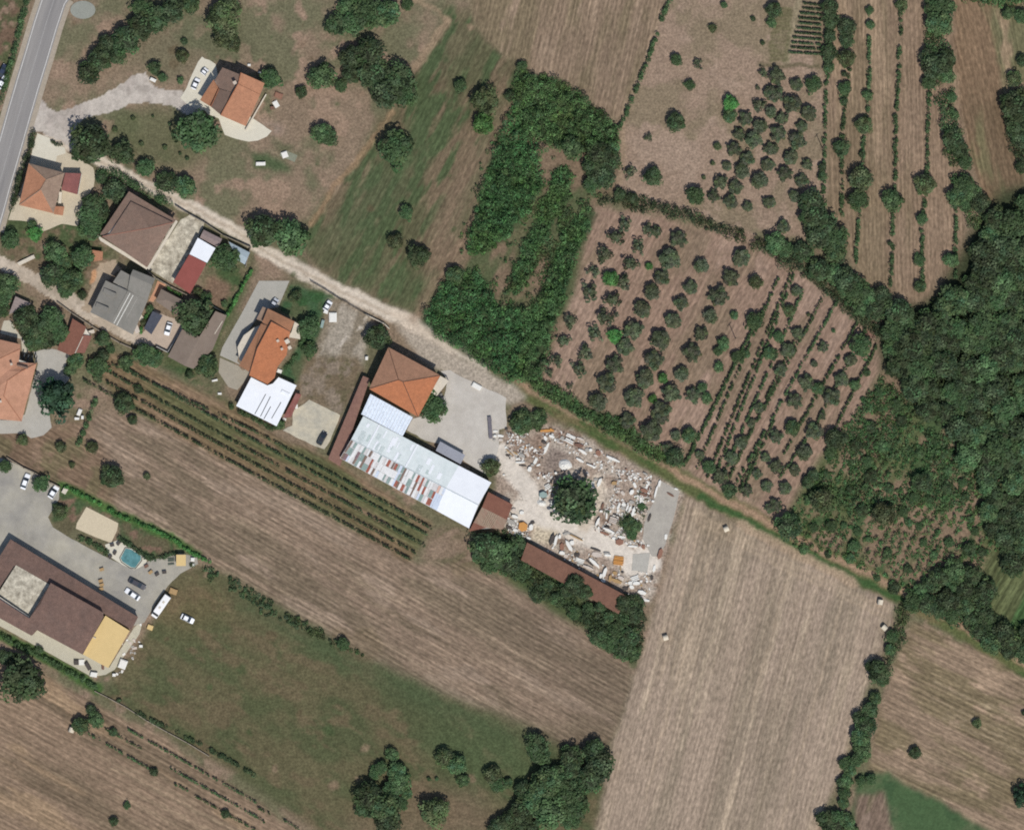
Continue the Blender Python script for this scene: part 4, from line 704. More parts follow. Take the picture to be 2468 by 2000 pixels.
hedge('hedge', 'green hedge line dividing the top field and the north grove', 'hedge', [P('t20', *p) for p in ((1300, -10), (1240, 120), (1180, 300), (1100, 520), (1040, 680), (960, 880), (900, 1020), (830, 1090))], 1.6, 1.4, L_MID, None, 22, .15, .28, 132)
hedge('hedge', 'green planting strip at the east foot of the orange roofed house', 'hedge', [P('zE', *p) for p in ((1230, 1420), (1380, 1260), (1560, 900))], 1.5, .9, L_MID, None, 22, .13, .2, 133)
hedge('hedge', 'curved dark planting around the pool terrace', 'hedge', [P('zN', *p) for p in ((870, 60), (1000, 160), (1200, 290), (1330, 400), (1500, 410), (1750, 330))], 1.6, 1.1, L_DARK, None, 22, .14, .1, 134)
hedge('hedge', 'small flower bed hedge between the grey roof and the dark canopy', 'hedge', [P('zD', *p) for p in ((1080, 800), (1020, 950), (960, 1100), (930, 1230))], 1.1, .9, L_LIME, None, 20, .12, .1, 135)
hedge('hedge', 'small green strip hedge under the red shed roof', 'hedge', [P('zD', *p) for p in ((1370, 500), (1480, 560), (1610, 640))], 1.2, .9, L_LIME, None, 20, .12, 0, 136)

# ================================================================ BUILDINGS
def tile(name, c, c2, **k): return flat(name, c, c2=c2, **{**dict(scale=.35, amt=.8, var=.1, fine=.14), **k})
M_OR = tile('orange roof tiles', C(182, 130, 100), C(164, 118, 92)); M_OR2 = tile('weathered orange tiles', C(168, 118, 88), C(144, 110, 86), scale=.14)
M_OR3 = tile('vivid orange tiles', C(182, 117, 81), C(168, 110, 78)); M_SAL = tile('salmon roof tiles', C(190, 142, 116), C(174, 130, 104), scale=.2)
M_BRT_SHADE = tile('brown roof tiles', C(136, 112, 98), C(122, 104, 92)); M_BRR = tile('dark brown roof tiles', C(124, 99, 88), C(106, 88, 80), scale=.25, var=.14, fine=.2)  # brown tiles; also paint shade into the villa's west slopes
M_BRW = tile('grey brown tiles', C(154, 132, 114), C(138, 116, 100)); M_RED = tile('red metal roof', C(150, 86, 78), C(140, 80, 72), var=.04, fine=.04)
M_RED2 = tile('red paving roof', C(146, 94, 88), C(130, 86, 82)); M_RB = tile('red brown roof', C(134, 92, 76), C(122, 82, 68), var=.06)
M_GRY = tile('grey roof sheets', C(138, 134, 126), C(124, 122, 114), var=.06, fine=.06); M_MUD = tile('muddy grey roof sheets', C(134, 120, 108), C(124, 110, 98), var=.05, fine=.05)
M_WHT = flat('white roof sheets', (.72, .74, .76), c2=(.64, .66, .69), scale=.3, var=.02, fine=.02); M_WHT2 = flat('dull white roof sheets', (.62, .66, .65), c2=(.5, .56, .55), scale=.35, amt=.7, var=.05, fine=.05)
M_YEL = flat('yellow roof membrane', C(218, 190, 134), c2=C(206, 180, 126), scale=.3, var=.03, fine=.03)
M_WALL = flat('cream render', (.6, .55, .46), var=.06); M_WALLW = flat('white render', (.7, .68, .62), var=.05); M_WALLG = flat('grey block wall', (.38, .37, .34), var=.1)
M_GLASS, _n, _b = newmat('window glass', .08, .5); _b.inputs['Base Color'].default_value = (.03, .04, .05, 1)
M_DOOR = flat('brown door', (.16, .09, .05)); M_RIDGE = flat('ridge tiles', C(160, 106, 78)); M_RIDGED = flat('dark ridge tiles', C(104, 80, 68)); M_PALE = flat('pale coping', C(214, 204, 186), var=.05)
M_CHIM = flat('chimney render', (.5, .42, .34))
class Bd:
    def __init__(s, name, label, cat, f, cx, cy, group=None):
        s.f = f; s.bx, s.by = P(f, cx, cy); s.e = thing(name, label, cat, (s.bx, s.by, 0), 0, group)
    def q(s, x, y, f=None): a, b = P(f or s.f, x, y); return (a - s.bx, b - s.by)
    def walls(s, pts, z, inset=.45, mat=None, name='wall', f=None, win=0, z0=0):
        p = [s.q(x, y, f) for x, y in pts]; cx = sum(a for a, _ in p) / len(p); cy = sum(b for _, b in p) / len(p)
        o = []
        n_ = len(p); sg = 1 if sum(p[i][0] * p[(i + 1) % n_][1] - p[(i + 1) % n_][0] * p[i][1] for i in range(n_)) > 0 else -1
        for i in range(n_):
            (ax, ay), (qx, qy), (ex, ey) = p[i - 1], p[i], p[(i + 1) % n_]
            l1 = math.hypot(qx - ax, qy - ay) + 1e-6; l2 = math.hypot(ex - qx, ey - qy) + 1e-6
            n1 = (-(qy - ay) / l1 * sg, (qx - ax) / l1 * sg); n2 = (-(ey - qy) / l2 * sg, (ex - qx) / l2 * sg)
            k = inset / max(.35, 1 + n1[0] * n2[0] + n1[1] * n2[1]); o.append((qx + (n1[0] + n2[0]) * k, qy + (n1[1] + n2[1]) * k))
        b_ = MB(); b_.prism(o, z0 - (.02 if z0 == 0 else 0), z); w = b_.obj(name, mat or M_WALL, s.e)
        if win:
            n = len(o)
            for i in range(n):
                a, c = o[i], o[(i + 1) % n]; L = math.dist(a, c)
                if L < 3: continue
                ux, uy = (c[0] - a[0]) / L, (c[1] - a[1]) / L; nxx, nyy = uy, -ux
                mx, my = (a[0] + c[0]) / 2 - cx, (a[1] + c[1]) / 2 - cy
                if nxx * mx + nyy * my < 0: nxx, nyy = -nxx, -nyy
                for fl in range(max(1, int(z // 3))):
                    for k in range(min(win, int(L // 3))):
                        t = (k + .5) / min(win, int(L // 3)) * L; isd = fl == 0 and k == 0 and i % 2 == 0
                        wx_, wy_ = a[0] + ux * t + nxx * .03, a[1] + uy * t + nyy * .03; m = MB()
                        m.box(wx_, wy_, z0 + (.02 if isd else 1.0 + fl * 3), z0 + (2.1 if isd else 2.2 + fl * 3), 1.0 if not isd else .95, .1, math.atan2(uy, ux))
                        m.obj('door' if isd else 'window', M_DOOR if isd else M_GLASS, s.e)
        return w
    def roof(s, faces, mat, name='roof', th=.14, f=None, label=None):
        """faces: lists of (x, y, z) in picture units and metres, sharing corners"""
        V = []; ix = {}; F = []
        for fc in faces:
            t = []
            for x, y, z in fc:
                if (x, y, z) not in ix: ix[(x, y, z)] = len(V); a, b = s.q(x, y, f); V.append((a, b, z))
                t.append(ix[(x, y, z)])
            a = sum(V[t[i]][0] * V[t[(i + 1) % len(t)]][1] - V[t[(i + 1) % len(t)]][0] * V[t[i]][1] for i in range(len(t)))
            F.append(t if a > 0 else t[::-1])
        n = len(V); E = {}
        for t in F:
            for i in range(len(t)): E[(t[i], t[(i + 1) % len(t)])] = 1
        G = list(F) + [[n + i for i in t[::-1]] for t in F] + [[b, a, n + a, n + b] for (a, b) in E if (b, a) not in E]
        o = mk(name, mesh(name, V + [(x, y, z - th) for x, y, z in V], G, mat), s.e)
        if label: o['label'] = label
        return o
    def ridges(s, lines, mat=None, w=.13, name='ridge_cap', f=None):
        for (x0, y0, z0), (x1, y1, z1) in lines:
            b = MB(); a, c = s.q(x0, y0, f), s.q(x1, y1, f); b.tube((a[0], a[1], z0 + .03), (c[0], c[1], z1 + .03), w, w, 6); b.obj(name, mat or M_RIDGE, s.e)
    def box(s, name, x, y, z0, z1, lx, ly, rz, mat, f=None, cap=None):
        b = MB(); a, c = s.q(x, y, f); b.box(a, c, z0, z1, lx, ly, rz)
        if cap: b.box(a, c, z1, z1 + .1, lx + .2, ly + .2, rz)
        return b.obj(name, mat, s.e)

# villa
b = Bd('villa', 'large villa with staggered orange and brown tiled roofs beside a white curved terrace', 'house', 'zA', 1050, 760)
b.walls([(950, 320), (1200, 430), (1600, 560), (1300, 1240), (900, 1080), (570, 820), (800, 500)], 3.6, win=3, mat=M_WALLW)
b.walls([(1215, 430), (1560, 560), (1300, 1190), (950, 1060)], 5.4, inset=.5, mat=M_WALLW, name='upper_wall')
b.roof([[(1225, 395, 7.0), (1600, 560, 5.7), (1530, 745, 5.7), (1180, 575, 7.0)]], M_OR, 'roof', label='orange tiled roof slope')
b.roof([[(1180, 575, 7.25), (1530, 745, 5.9), (1300, 1250, 5.9), (900, 1080, 7.25)]], M_OR, 'roof')
b.roof([[(925, 305, 4.9), (1225, 430, 6.6), (1065, 700, 6.6), (870, 640, 5.5), (800, 510, 4.9)]], M_BRT_SHADE, 'roof', label='brown tiled roof slope')  # both west slopes turn from the sun, their shade painted in as brown
b.roof([[(872, 650, 4.9), (1065, 705, 6.8), (905, 1075, 6.8), (738, 935, 4.9)]], M_BRT_SHADE, 'roof', label='brown tiled roof slope')
b.roof([[(780, 495, 4.5), (868, 645, 4.6), (738, 935, 4.1), (560, 825, 3.9)]], M_OR2, 'roof', label='lower weathered orange roof')
b.ridges([((1225, 395, 7.0), (1180, 575, 7.0)), ((1180, 575, 7.25), (900, 1080, 7.25)), ((868, 645, 5.1), (738, 935, 4.9))])
b.box('chimney', 1130, 560, 6.4, 8.2, .8, .8, .5, M_CHIM, cap=1)
b.box('porch_wall', 1450, 1010, 0, 1.0, .35, 12.5, -.52, M_PALE)
# orange house by the road
b = Bd('house', 'orange and pinkish roofed house right beside the road with a red roof terrace', 'house', 'zB', 720, 1030)
b.walls([(495, 650), (1060, 800), (890, 1440), (335, 1305)], 5.3, win=3); b.walls([(1060, 795), (1325, 805), (1265, 1130), (1000, 1060)], 3.2, inset=.1)
b.roof([[(490, 640, 5.5), (780, 905, 7.3), (690, 1065, 7.3), (333, 1310, 5.5)], [(333, 1310, 5.5), (690, 1065, 7.3), (885, 1445, 5.5)]], M_OR, label='orange tiled slopes')
b.roof([[(490, 640, 5.52), (1065, 795, 5.52), (780, 905, 7.32)], [(1065, 795, 5.52), (885, 1445, 5.52), (690, 1065, 7.32), (780, 905, 7.32)]], M_BRW, label='pinkish brown slopes')
b.ridges([((690, 1065, 7.3), (333, 1310, 5.5)), ((780, 905, 7.3), (1065, 795, 5.5)), ((780, 905, 7.3), (690, 1065, 7.3)), ((780, 905, 7.3), (490, 640, 5.5))], M_BRW)
b.roof([[(1065, 790, 3.35), (1330, 800, 3.35), (1265, 1138, 3.35), (1000, 1065, 3.35)]], M_RED2, 'terrace', label='red paved roof terrace')
b.box('parapet', 1300, 975, 3.35, 3.9, .18, 6.3, -.18, M_PALE)
b.box('staircase', 975, 1190, 0, 1.6, .9, 3.2, -.1, M_PALE); b.box('staircase_top', 985, 1120, 1.6, 2.6, .9, 1.0, -.1, M_PALE)
b = Bd('garden_oven', 'small orange roofed outbuilding at the foot of the pale steps', 'outbuilding', 'zB', 960, 1395)
b.walls([(890, 1325), (1040, 1330), (1020, 1470), (880, 1455)], 1.9, .1); b.roof([[(885, 1320, 2.1), (962, 1325, 2.5), (945, 1462, 2.5), (875, 1450, 2.1)], [(962, 1325, 2.5), (1045, 1330, 2.1), (1022, 1472, 2.1), (945, 1462, 2.5)]], M_OR)
# big brown hip roof
b = Bd('brown_house', 'big square house with a dull brown hipped roof below the dirt track', 'house', 'zC', 600, 600)
b.walls([(480, 125), (1050, 470), (700, 1055), (125, 655)], 5.0, win=4)
b.roof([[(478, 118, 5.0), (1052, 468, 5.0), (1010, 520, 5.45), (505, 245, 5.45)], [(478, 118, 5.0), (505, 245, 5.45), (245, 655, 5.45), (120, 650, 5.0)]], M_BRT_SHADE, 'eaves_roof', label='lower outer roof band')
b.roof([[(505, 245, 6.1), (1020, 500, 6.1), (740, 570, 7.9)], [(1020, 500, 6.1), (700, 1050, 5.7), (740, 570, 7.9)], [(700, 1050, 5.7), (150, 672, 5.7), (740, 570, 7.9)], [(150, 672, 5.7), (245, 640, 6.1), (505, 245, 6.1), (740, 570, 7.9)]], M_BRT_SHADE, 'roof')
b.walls([(510, 255), (1010, 505), (700, 1040), (165, 672)], 5.45, inset=.5, name='upper_wall')
b.ridges([((740, 570, 7.9), (150, 672, 5.7)), ((740, 570, 7.9), (1020, 500, 6.1))], flat('old ridge', C(168, 116, 98)), .1)
b.roof([[(1052, 468, 4.6), (1075, 490, 4.6), (722, 1080, 4.6), (700, 1052, 4.6)]], M_PALE, 'gutter'); b.roof([[(85, 650, 3.2), (160, 700, 3.2), (715, 1040, 3.2), (690, 1075, 3.2), (120, 720, 3.2)]], M_PALE, 'balcony')
# grey complex
b = Bd('grey_house', 'grey metal roofed house with two dormers and dashed white skylight strips', 'house', 'zD', 640, 700)
b.walls([(400, 390), (560, 440), (630, 225), (790, 285), (830, 215), (1175, 355), (1050, 690), (820, 1250), (470, 1050), (145, 890)], 4.2, inset=.3, win=3, mat=M_WALLG)
b.roof([[(825, 205, 5.2), (1185, 350, 5.2), (1135, 455, 6.0), (785, 300, 6.0)], [(785, 300, 6.0), (1135, 455, 6.0), (1055, 700, 4.9), (735, 540, 4.9)]], M_GRY)
b.roof([[(630, 215, 4.7), (785, 300, 4.9), (730, 520, 4.5), (500, 410, 4.5)]], M_GRY, 'roof')
b.roof([[(385, 380, 4.6), (735, 545, 5.3), (465, 1055, 5.3), (135, 890, 4.4)]], M_GRY, 'roof')
b.roof([[(740, 545, 5.25), (1055, 700, 4.5), (820, 1250, 4.4), (465, 1055, 5.25)]], M_GRY, 'roof')
for x, y in ((450, 560), (330, 790)):
    o = b.roof([[(x - 90, y - 60, 5.0), (x + 110, y + 30, 5.9), (x + 75, y + 100, 5.7), (x - 110, y + 10, 5.0)]], M_GRY, 'dormer', .9)
M_DASH = flat('white skylight', C(226, 224, 214), var=.04)
for (x0, y0), (x1, y1) in (((775, 590), (515, 1075)), ((825, 620), (560, 1105)), ((895, 650), (630, 1135)), ((945, 680), (690, 1160))):
    m = MB(); a, c = b.q(x0, y0), b.q(x1, y1); n = 15; an = math.atan2(c[1] - a[1], c[0] - a[0])
    for k in range(n):
        t = (k + .35) / n; xx = x0 + (x1 - x0) * t; yy = y0 + (y1 - y0) * t
        zz = 5.25 - .8 * ((xx - 740) * 315 + (yy - 545) * 155) / (315 ** 2 + 155 ** 2); zz = 5.25 - .8 * max(0, min(1, ((xx - (740 - (yy - 545) * .54)) / 320)))
        m.box(a[0] + (c[0] - a[0]) * t, a[1] + (c[1] - a[1]) * t, zz - .05, zz + .12, .62, .26, an)
    m.obj('skylight_strip', M_DASH, b.e)
# red shed + white roof
b = Bd('red_shed', 'long brick red metal roofed shed with a white roofed northern end', 'shed', 'zC', 1260, 1080)
b.walls([(1320, 695), (1525, 815), (1215, 1365), (1025, 1215), (1215, 885)], 3.0, .15, mat=M_WALLG, win=2)
b.roof([[(1212, 888, 3.2), (1425, 995, 3.6), (1222, 1372, 3.6), (1015, 1225, 3.2)]], M_RED, 'roof'); b.roof([[(1318, 685, 3.4), (1535, 812, 3.7), (1432, 992, 3.7), (1215, 885, 3.4)]], M_WHT, 'roof', label='white roof section')
b = Bd('low_shed', 'small grey-brown roofed shed between the white roof and the dirt track', 'shed', 'zC', 1470, 690)
b.walls([(1390, 595), (1610, 700), (1550, 790), (1345, 680)], 2.2, .1, mat=M_WALLG); b.roof([[(1388, 585, 2.5), (1615, 698, 2.5), (1590, 745, 2.9), (1365, 632, 2.9)], [(1365, 632, 2.9), (1590, 745, 2.9), (1558, 800, 2.5), (1340, 682, 2.5)]], flat('mauve shed roof', C(146, 130, 126)))
b = Bd('greenhouse', 'pale blue-grey tarpaulin greenhouse in the track corner behind the white roof', 'greenhouse', 'zC', 1830, 850)
b.walls([(1700, 745), (1945, 870), (1890, 1000), (1790, 940)], 2.0, .1, mat=M_WALLW); b.roof([[(1690, 728, 2.2), (1955, 865, 2.2), (1925, 935, 2.8), (1745, 830, 2.8)], [(1745, 830, 2.8), (1925, 935, 2.8), (1892, 1012, 2.2), (1785, 945, 2.2)]], flat('blue tarpaulin', C(170, 184, 190), var=.05))
b = Bd('garden_shed', 'tiny terracotta roofed shed beside the round green garden tree', 'shed', 't01', 810, 400)
b.walls([(765, 365), (850, 375), (850, 435), (790, 445)], 2.0, .05); b.roof([[(760, 355, 2.2), (862, 370, 2.3), (858, 442, 2.4), (785, 452, 2.3)]], M_OR)
b = Bd('hip_shed', 'small grey-brown hipped roof building next to the orange brick path', 'outbuilding', 'zD', 1400, 720)
b.walls([(1280, 525), (1610, 690), (1520, 925), (1195, 700)], 2.9, .2)
b.roof([[(1270, 515, 3.0), (1625, 700, 3.0), (1490, 750, 3.7), (1350, 690, 3.7)], [(1625, 700, 3.0), (1520, 940, 3.0), (1490, 750, 3.7)], [(1520, 940, 3.0), (1180, 710, 3.0), (1350, 690, 3.7), (1490, 750, 3.7)], [(1180, 710, 3.0), (1270, 515, 3.0), (1350, 690, 3.7)]], M_MUD)
sheet('brick_path', PL('zD', 1200, 380, 1340, 440, 1250, 540, 1130, 720, 1060, 700, 1150, 520), flat('orange brick path', C(196, 148, 118)), .07)
b = Bd('canopy', 'dark blue-black flat canopy beside the white car court', 'canopy', 'zD', 1140, 1060)
b.roof([[(1130, 870, 2.3), (1290, 940, 2.3), (1110, 1245, 2.3), (990, 1150, 2.3)]], flat('dark canopy cloth', C(72, 76, 88), c2=C(90, 92, 98), scale=.4), 'cover', .06)
for x, y in ((1135, 890), (1270, 950), (1105, 1220), (1005, 1150)): b.box('post', x, y, 0, 2.26, .12, .12, 0, M_WALLG)
b = Bd('barn', 'wide muddy grey low roofed barn east of the car court', 'barn', 't01', 1620, 1120)
b.walls([(1530, 1030), (1650, 1085), (1800, 880), (1885, 905), (1770, 1180), (1610, 1335), (1410, 1240)], 2.7, .2, mat=M_WALLG)
b.roof([[(1522, 1015, 2.8), (1665, 1078, 3.3), (1545, 1320, 3.3), (1402, 1242, 2.8)], [(1665, 1078, 3.3), (1800, 865, 3.3), (1892, 902, 2.8), (1775, 1185, 2.8), (1615, 1345, 2.8), (1545, 1320, 3.3)]], M_MUD)
b.box('roof_edge', 1825, 1000, 2.7, 2.95, .2, 4.6, -.55, M_PALE)
# orange roofed house, centre
b = Bd('orange_house', 'two-storey orange tiled house standing between the grey driveway and a lawn', 'house', 'zE', 960, 1000)
b.walls([(1000, 440), (1400, 645), (1340, 800), (1290, 1180), (1140, 1360), (1050, 1600), (690, 1490), (540, 1340), (880, 680)], 5.3, win=3)
b.roof([[(985, 430, 5.9), (1415, 640, 5.9), (1345, 810, 6.4), (1035, 640, 6.5), (1005, 710, 6.4), (895, 655, 5.9)]], M_OR2, 'roof')
b.roof([[(880, 672, 5.8), (1008, 715, 6.5), (815, 1075, 6.5), (685, 1445, 6.4), (525, 1345, 5.7)]], M_OR2, 'roof')
b.roof([[(1045, 640, 7.3), (1345, 800, 6.3), (1285, 1180, 5.9), (1140, 1370, 5.9), (1095, 1540, 5.9), (980, 1645, 5.9), (685, 1500, 6.6), (815, 1075, 7.2)]], M_OR3, 'roof', label='main orange roof slope')
b.roof([[(900, 400, 4.4), (985, 432, 4.4), (900, 640, 4.4), (800, 600, 4.3)]], M_BRW, 'porch_roof')
b.ridges([((1045, 640, 7.3), (815, 1075, 7.2)), ((815, 1075, 7.2), (685, 1500, 6.6)), ((1045, 640, 7.3), (1345, 800, 6.3))], M_RIDGED, .1)
b.roof([[(1360, 800, 3.0), (1410, 640, 3.0), (1475, 680, 3.0), (1500, 920, 3.0), (1310, 890, 3.0)]], M_PALE, 'balcony')
b.roof([[(520, 1250, 3.0), (490, 1050, 3.0), (590, 860, 3.0), (750, 740, 3.0), (860, 690, 3.0), (560, 1290, 3.0)]], M_PALE, 'side_balcony')
for x, y, s_ in ((1300, 960, 1.1), (1340, 1060, .8), (1215, 1080, .5), (1150, 950, .6)): b.box('chimney', x, y, 5.6, 7.2, s_, s_, .5, M_PALE if s_ > .7 else M_CHIM, cap=1)
# white roofed shed
b = Bd('white_shed', 'flat white roofed shed with dark slits at the south foot of an orange house', 'shed', 'zF', 520, 700)
p_ = [(310, 330), (570, 460), (660, 430), (750, 330), (1040, 460), (720, 1115), (70, 790)]
b.walls(p_, 2.8, .25, mat=M_WALLG, win=2); b.roof([[(x, y, 3.0) for x, y in p_]], M_WHT, 'roof')
M_SLIT = flat('dark roof slit', C(66, 70, 74))
for (x0, y0), (x1, y1) in (((545, 600), (370, 920)), ((620, 640), (460, 960)), ((625, 800), (515, 1000)), ((790, 730), (640, 990))):
    m = MB(); a, c = b.q(x0, y0), b.q(x1, y1); m.box((a[0] + c[0]) / 2, (a[1] + c[1]) / 2, 2.9, 3.06, math.dist(a, c), .2, math.atan2(c[1] - a[1], c[0] - a[0])); m.obj('roof_slit', M_SLIT, b.e)
b.box('roof_hatch', 860, 580, 3.0, 3.3, 2.6, .8, -.45, M_WHT)
b = Bd('lean_to', 'narrow dark red lean-to on the east side of the slitted white shed', 'lean-to', 'zF', 960, 790)
b.walls([(1035, 600), (1110, 610), (940, 960), (850, 960)], 1.85, .1, mat=M_WALLG); b.roof([[(1028, 585, 2.4), (1115, 605, 2.1), (950, 970, 2.1), (820, 985, 2.4)]], tile('rusty red sheet', C(128, 74, 66), C(150, 112, 104), scale=.5))
b = Bd('long_lean_to', 'long narrow red-brown roofed strip shed running beside the white warehouse', 'shed', 'zH', 200, 1000)
b.walls([(400, 555), (450, 580), (80, 1600), (-20, 1560)], 2.2, .1, mat=M_WALLG)
b.roof([[(385, 540, 2.4), (470, 575, 2.6), (105, 1650, 2.6), (-45, 1560, 2.4)]], tile('mauve brown roof', C(142, 108, 94), C(128, 96, 86)))
# pyramid roofed house of the marked plot
b = Bd('pyramid_house', 'house with a four-sided orange pyramid roof next to the grey works yard', 'house', 'zH', 890, 610)
b.walls([(705, 200), (1325, 540), (1060, 1035), (470, 700)], 5.6, win=4)
A_, B_, C_, D_, K1, K2 = (700, 190, 5.8), (1335, 535, 5.8), (1062, 1045, 5.8), (462, 700, 5.8), (825, 590, 7.9), (880, 615, 7.9)
b.roof([[A_, B_, K2, K1], [D_, A_, K1]], tile('shade-painted pyramid tiles', C(164, 124, 100), C(148, 114, 92))); b.roof([[B_, C_, K2], [C_, D_, K1, K2]], M_OR3)  # browner colour paints shade into the two slopes turned from the sun
b.ridges([(K1, A_), (K2, B_), (K2, C_), (K1, D_), (K1, K2)], M_RIDGED, .11)
b.roof([[(1335, 540, 3.0), (1440, 600, 3.0), (1290, 790, 3.0), (1220, 740, 3.0)]], M_PALE, 'balcony')
b.box('pergola_post', 1435, 610, 0, 3.0, .2, .2, 0, M_PALE)
b = Bd('corrugated_shed', 'pale blue-white corrugated roof between the pyramid roofed house and the warehouse', 'shed', 'zH', 680, 1010)
b.walls([(480, 780), (985, 1055), (870, 1265), (380, 1005)], 3.6, .15, mat=M_WALLG); b.roof([[(478, 762, 4.2), (998, 1048, 4.2), (872, 1280, 3.8), (365, 1010, 3.8)]], flat('blue white sheet', C(222, 232, 242), c2=C(206, 216, 230), scale=.4), 'roof')
for k in range(15):
    t = (k + .5) / 15; m = MB(); a = b.q(478 + 520 * t, 762 + 286 * t); c = b.q(365 + 507 * t, 1010 + 270 * t); m.tube((*a, 4.25), (*c, 3.85), .08, .08, 5); m.obj('roof_rib', M_WHT, b.e)
# warehouse
b = Bd('warehouse', 'long white roofed warehouse with a patchwork of rusty, teal and white sheets', 'warehouse', 'zI', 950, 800)
b.walls([(430, 190), (1800, 900), (1560, 1390), (180, 640), (300, 440)], 3.6, .3, mat=M_WALLG, win=6)
RZ, EZ, SZ = 5.0, 3.95, 3.9
def wp(t, s_):        # t along, s_ across: 0 NE eave, 1 ridge, 2 SW eave
    ne = (430 + 1370 * t, 190 + 710 * t); rd = (300 + 1360 * t, 440 + 700 * t); sw = (180 + 1380 * t, 640 + 750 * t)
    if s_ <= 1: return (ne[0] + (rd[0] - ne[0]) * s_, ne[1] + (rd[1] - ne[1]) * s_, EZ + (RZ - EZ) * s_)
    u = s_ - 1; return (rd[0] + (sw[0] - rd[0]) * u, rd[1] + (sw[1] - rd[1]) * u, RZ + (SZ - RZ) * u)
TB = .745
b.roof([[wp(0, 0), wp(TB, 0), wp(TB, 1), wp(0, 1)]], M_WHT2, 'roof', label='dull white north slope'); b.roof([[wp(0, 1), wp(TB, 1), wp(TB, 2), wp(0, 2)]], flat('white base sheets', C(210, 208, 206), c2=C(190, 184, 182), scale=.5, var=.08), 'roof')
b.roof([[wp(TB, 0), wp(1, 0), wp(1, 1), wp(TB, 1)], [wp(TB, 1), wp(1, 1), wp(1, 2), wp(TB, 2)]], M_WHT, 'roof', label='bright white eastern section')
b.ridges([(wp(0, 1), wp(1, 1))], flat('ridge flashing', C(206, 214, 216)), .14)
rs = random.Random(3)
SH = {'w': flat('sheet white', C(228, 228, 226), var=.06), 'v': flat('sheet pale blue', C(204, 214, 228), var=.05), 't': flat('sheet teal', C(146, 164, 158), c2=C(110, 128, 124), scale=.8), 'r': flat('sheet rust', C(146, 84, 70), c2=C(180, 120, 104), scale=.8), 'b': flat('sheet brown', C(132, 112, 100), c2=C(104, 90, 84), scale=.8), 'p': flat('sheet mauve', C(120, 96, 100), c2=C(160, 140, 140), scale=.9), 'o': flat('sheet pink', C(216, 176, 160))}
cols = 'bwtwbptwbtwrwbwvwrtwbwvtbwrwtwbwrwtwwrrovv'
nC = len(cols); done = set()
for i, ch in enumerate(cols):
    for s0, s1 in ((1.02, 1.34), (1.34, 1.68), (1.68, 2.0)):
        c_ = ch if rs.random() < .6 else rs.choice('wwtrbwvpwt'); 
        if s0 < 1.1 and rs.random() < .45: c_ = 'w'
        if 38 < i and s0 > 1.1: c_ = 'v'
        if c_ in 'w' and rs.random() < .35: continue
        t0 = TB * (i + rs.uniform(-.15, .15)) / nC; t1 = TB * (i + 1 + rs.uniform(-.2, .3)) / nC; e0 = rs.uniform(-.05, .05); dz = rs.uniform(.06, .16)
        q_ = [wp(max(.003, t0), s0), wp(t1, s0), wp(t1, min(1.99, s1 + e0)), wp(max(.003, t0), min(1.99, s1 + e0))]
        b.roof([[(x, y, z + dz) for x, y, z in q_]], SH[c_], 'roof_sheet', .04)
for i in range(26):
    t0 = rs.uniform(.03, .68); s0 = rs.uniform(.05, .75); w_ = rs.uniform(.008, .03); L_ = rs.uniform(.15, .4)
    b.roof([[(x, y, z + rs.uniform(.05, .06)) for x, y, z in (wp(t0, s0), wp(t0 + w_, s0), wp(t0 + w_, min(.97, s0 + L_)), wp(t0, min(.97, s0 + L_)))]], rs.choice([M_WHT, M_WHT, flat('sheet grey green', C(194, 208, 204)), flat('sheet pale teal', C(204, 214, 212))]), 'skylight', .03)
for t0 in (.12, .42): b.roof([[(x, y, z + .1) for x, y, z in (wp(t0, 0), wp(t0 + .012, 0), wp(t0 + .012, 1), wp(t0, 1))]], M_WHT, 'roof_seam', .05)
b = Bd('annex', 'small blue-grey roofed annex against the north side of the warehouse', 'annex', 'zI', 1360, 570)
b.walls([(1255, 475), (1510, 610), (1460, 700), (1210, 565)], 2.3, .1, mat=M_WALLG); b.roof([[(1252, 460, 2.5), (1520, 608, 2.5), (1470, 705, 2.8), (1205, 560, 2.8)]], flat('blue grey sheet', C(158, 160, 168), var=.05))
b = Bd('brown_shed', 'dark red-brown shed attached to the east end of the warehouse', 'shed', 'zI', 1800, 1200)
b.walls([(1775, 1010), (2020, 1135), (1900, 1390), (1560, 1410)], 2.6, .15, mat=M_WALLG)
b.roof([[(1768, 1002, 3.0), (2030, 1138, 3.0), (1968, 1300, 3.4), (1700, 1165, 3.4)]], M_RB, 'roof'); b.roof([[(1700, 1165, 3.4), (1968, 1300, 3.4), (1925, 1400, 3.1), (1745, 1385, 3.0), (1610, 1330, 3.1)]], tile('striped sheet', C(146, 116, 100), C(156, 140, 120), stretch=6, angle=R(-62), scale=1.1), 'roof')
b.roof([[(1610, 1330, 3.1), (1745, 1385, 3.0), (1560, 1425, 2.8)]], M_RB, 'roof')
for k in range(6):
    t = .3 + k * .07; m = MB(); a = b.q(1700 + 268 * t, 1165 + 135 * t); c = b.q(1625 + 268 * t, 1325 + 90 * t); m.tube((*a, 3.44), (*c, 3.16), .09, .09, 4); m.obj('roof_rib', flat('pale rib', C(172, 158, 136)), b.e)
b = Bd('long_brown_shed', 'very long red-brown roofed shed along the south side of the salvage yard', 'shed', 'zM', 860, 880)
b.walls([(290, 480), (1525, 1150), (1440, 1370), (210, 690)], 2.35, .3, mat=M_WALLG)
b.roof([[(270, 462, 3.1), (1548, 1150, 3.1), (1450, 1385, 2.6), (190, 690, 2.6)]], tile('warm brown sheets', C(126, 92, 76), C(112, 82, 68), scale=.3))
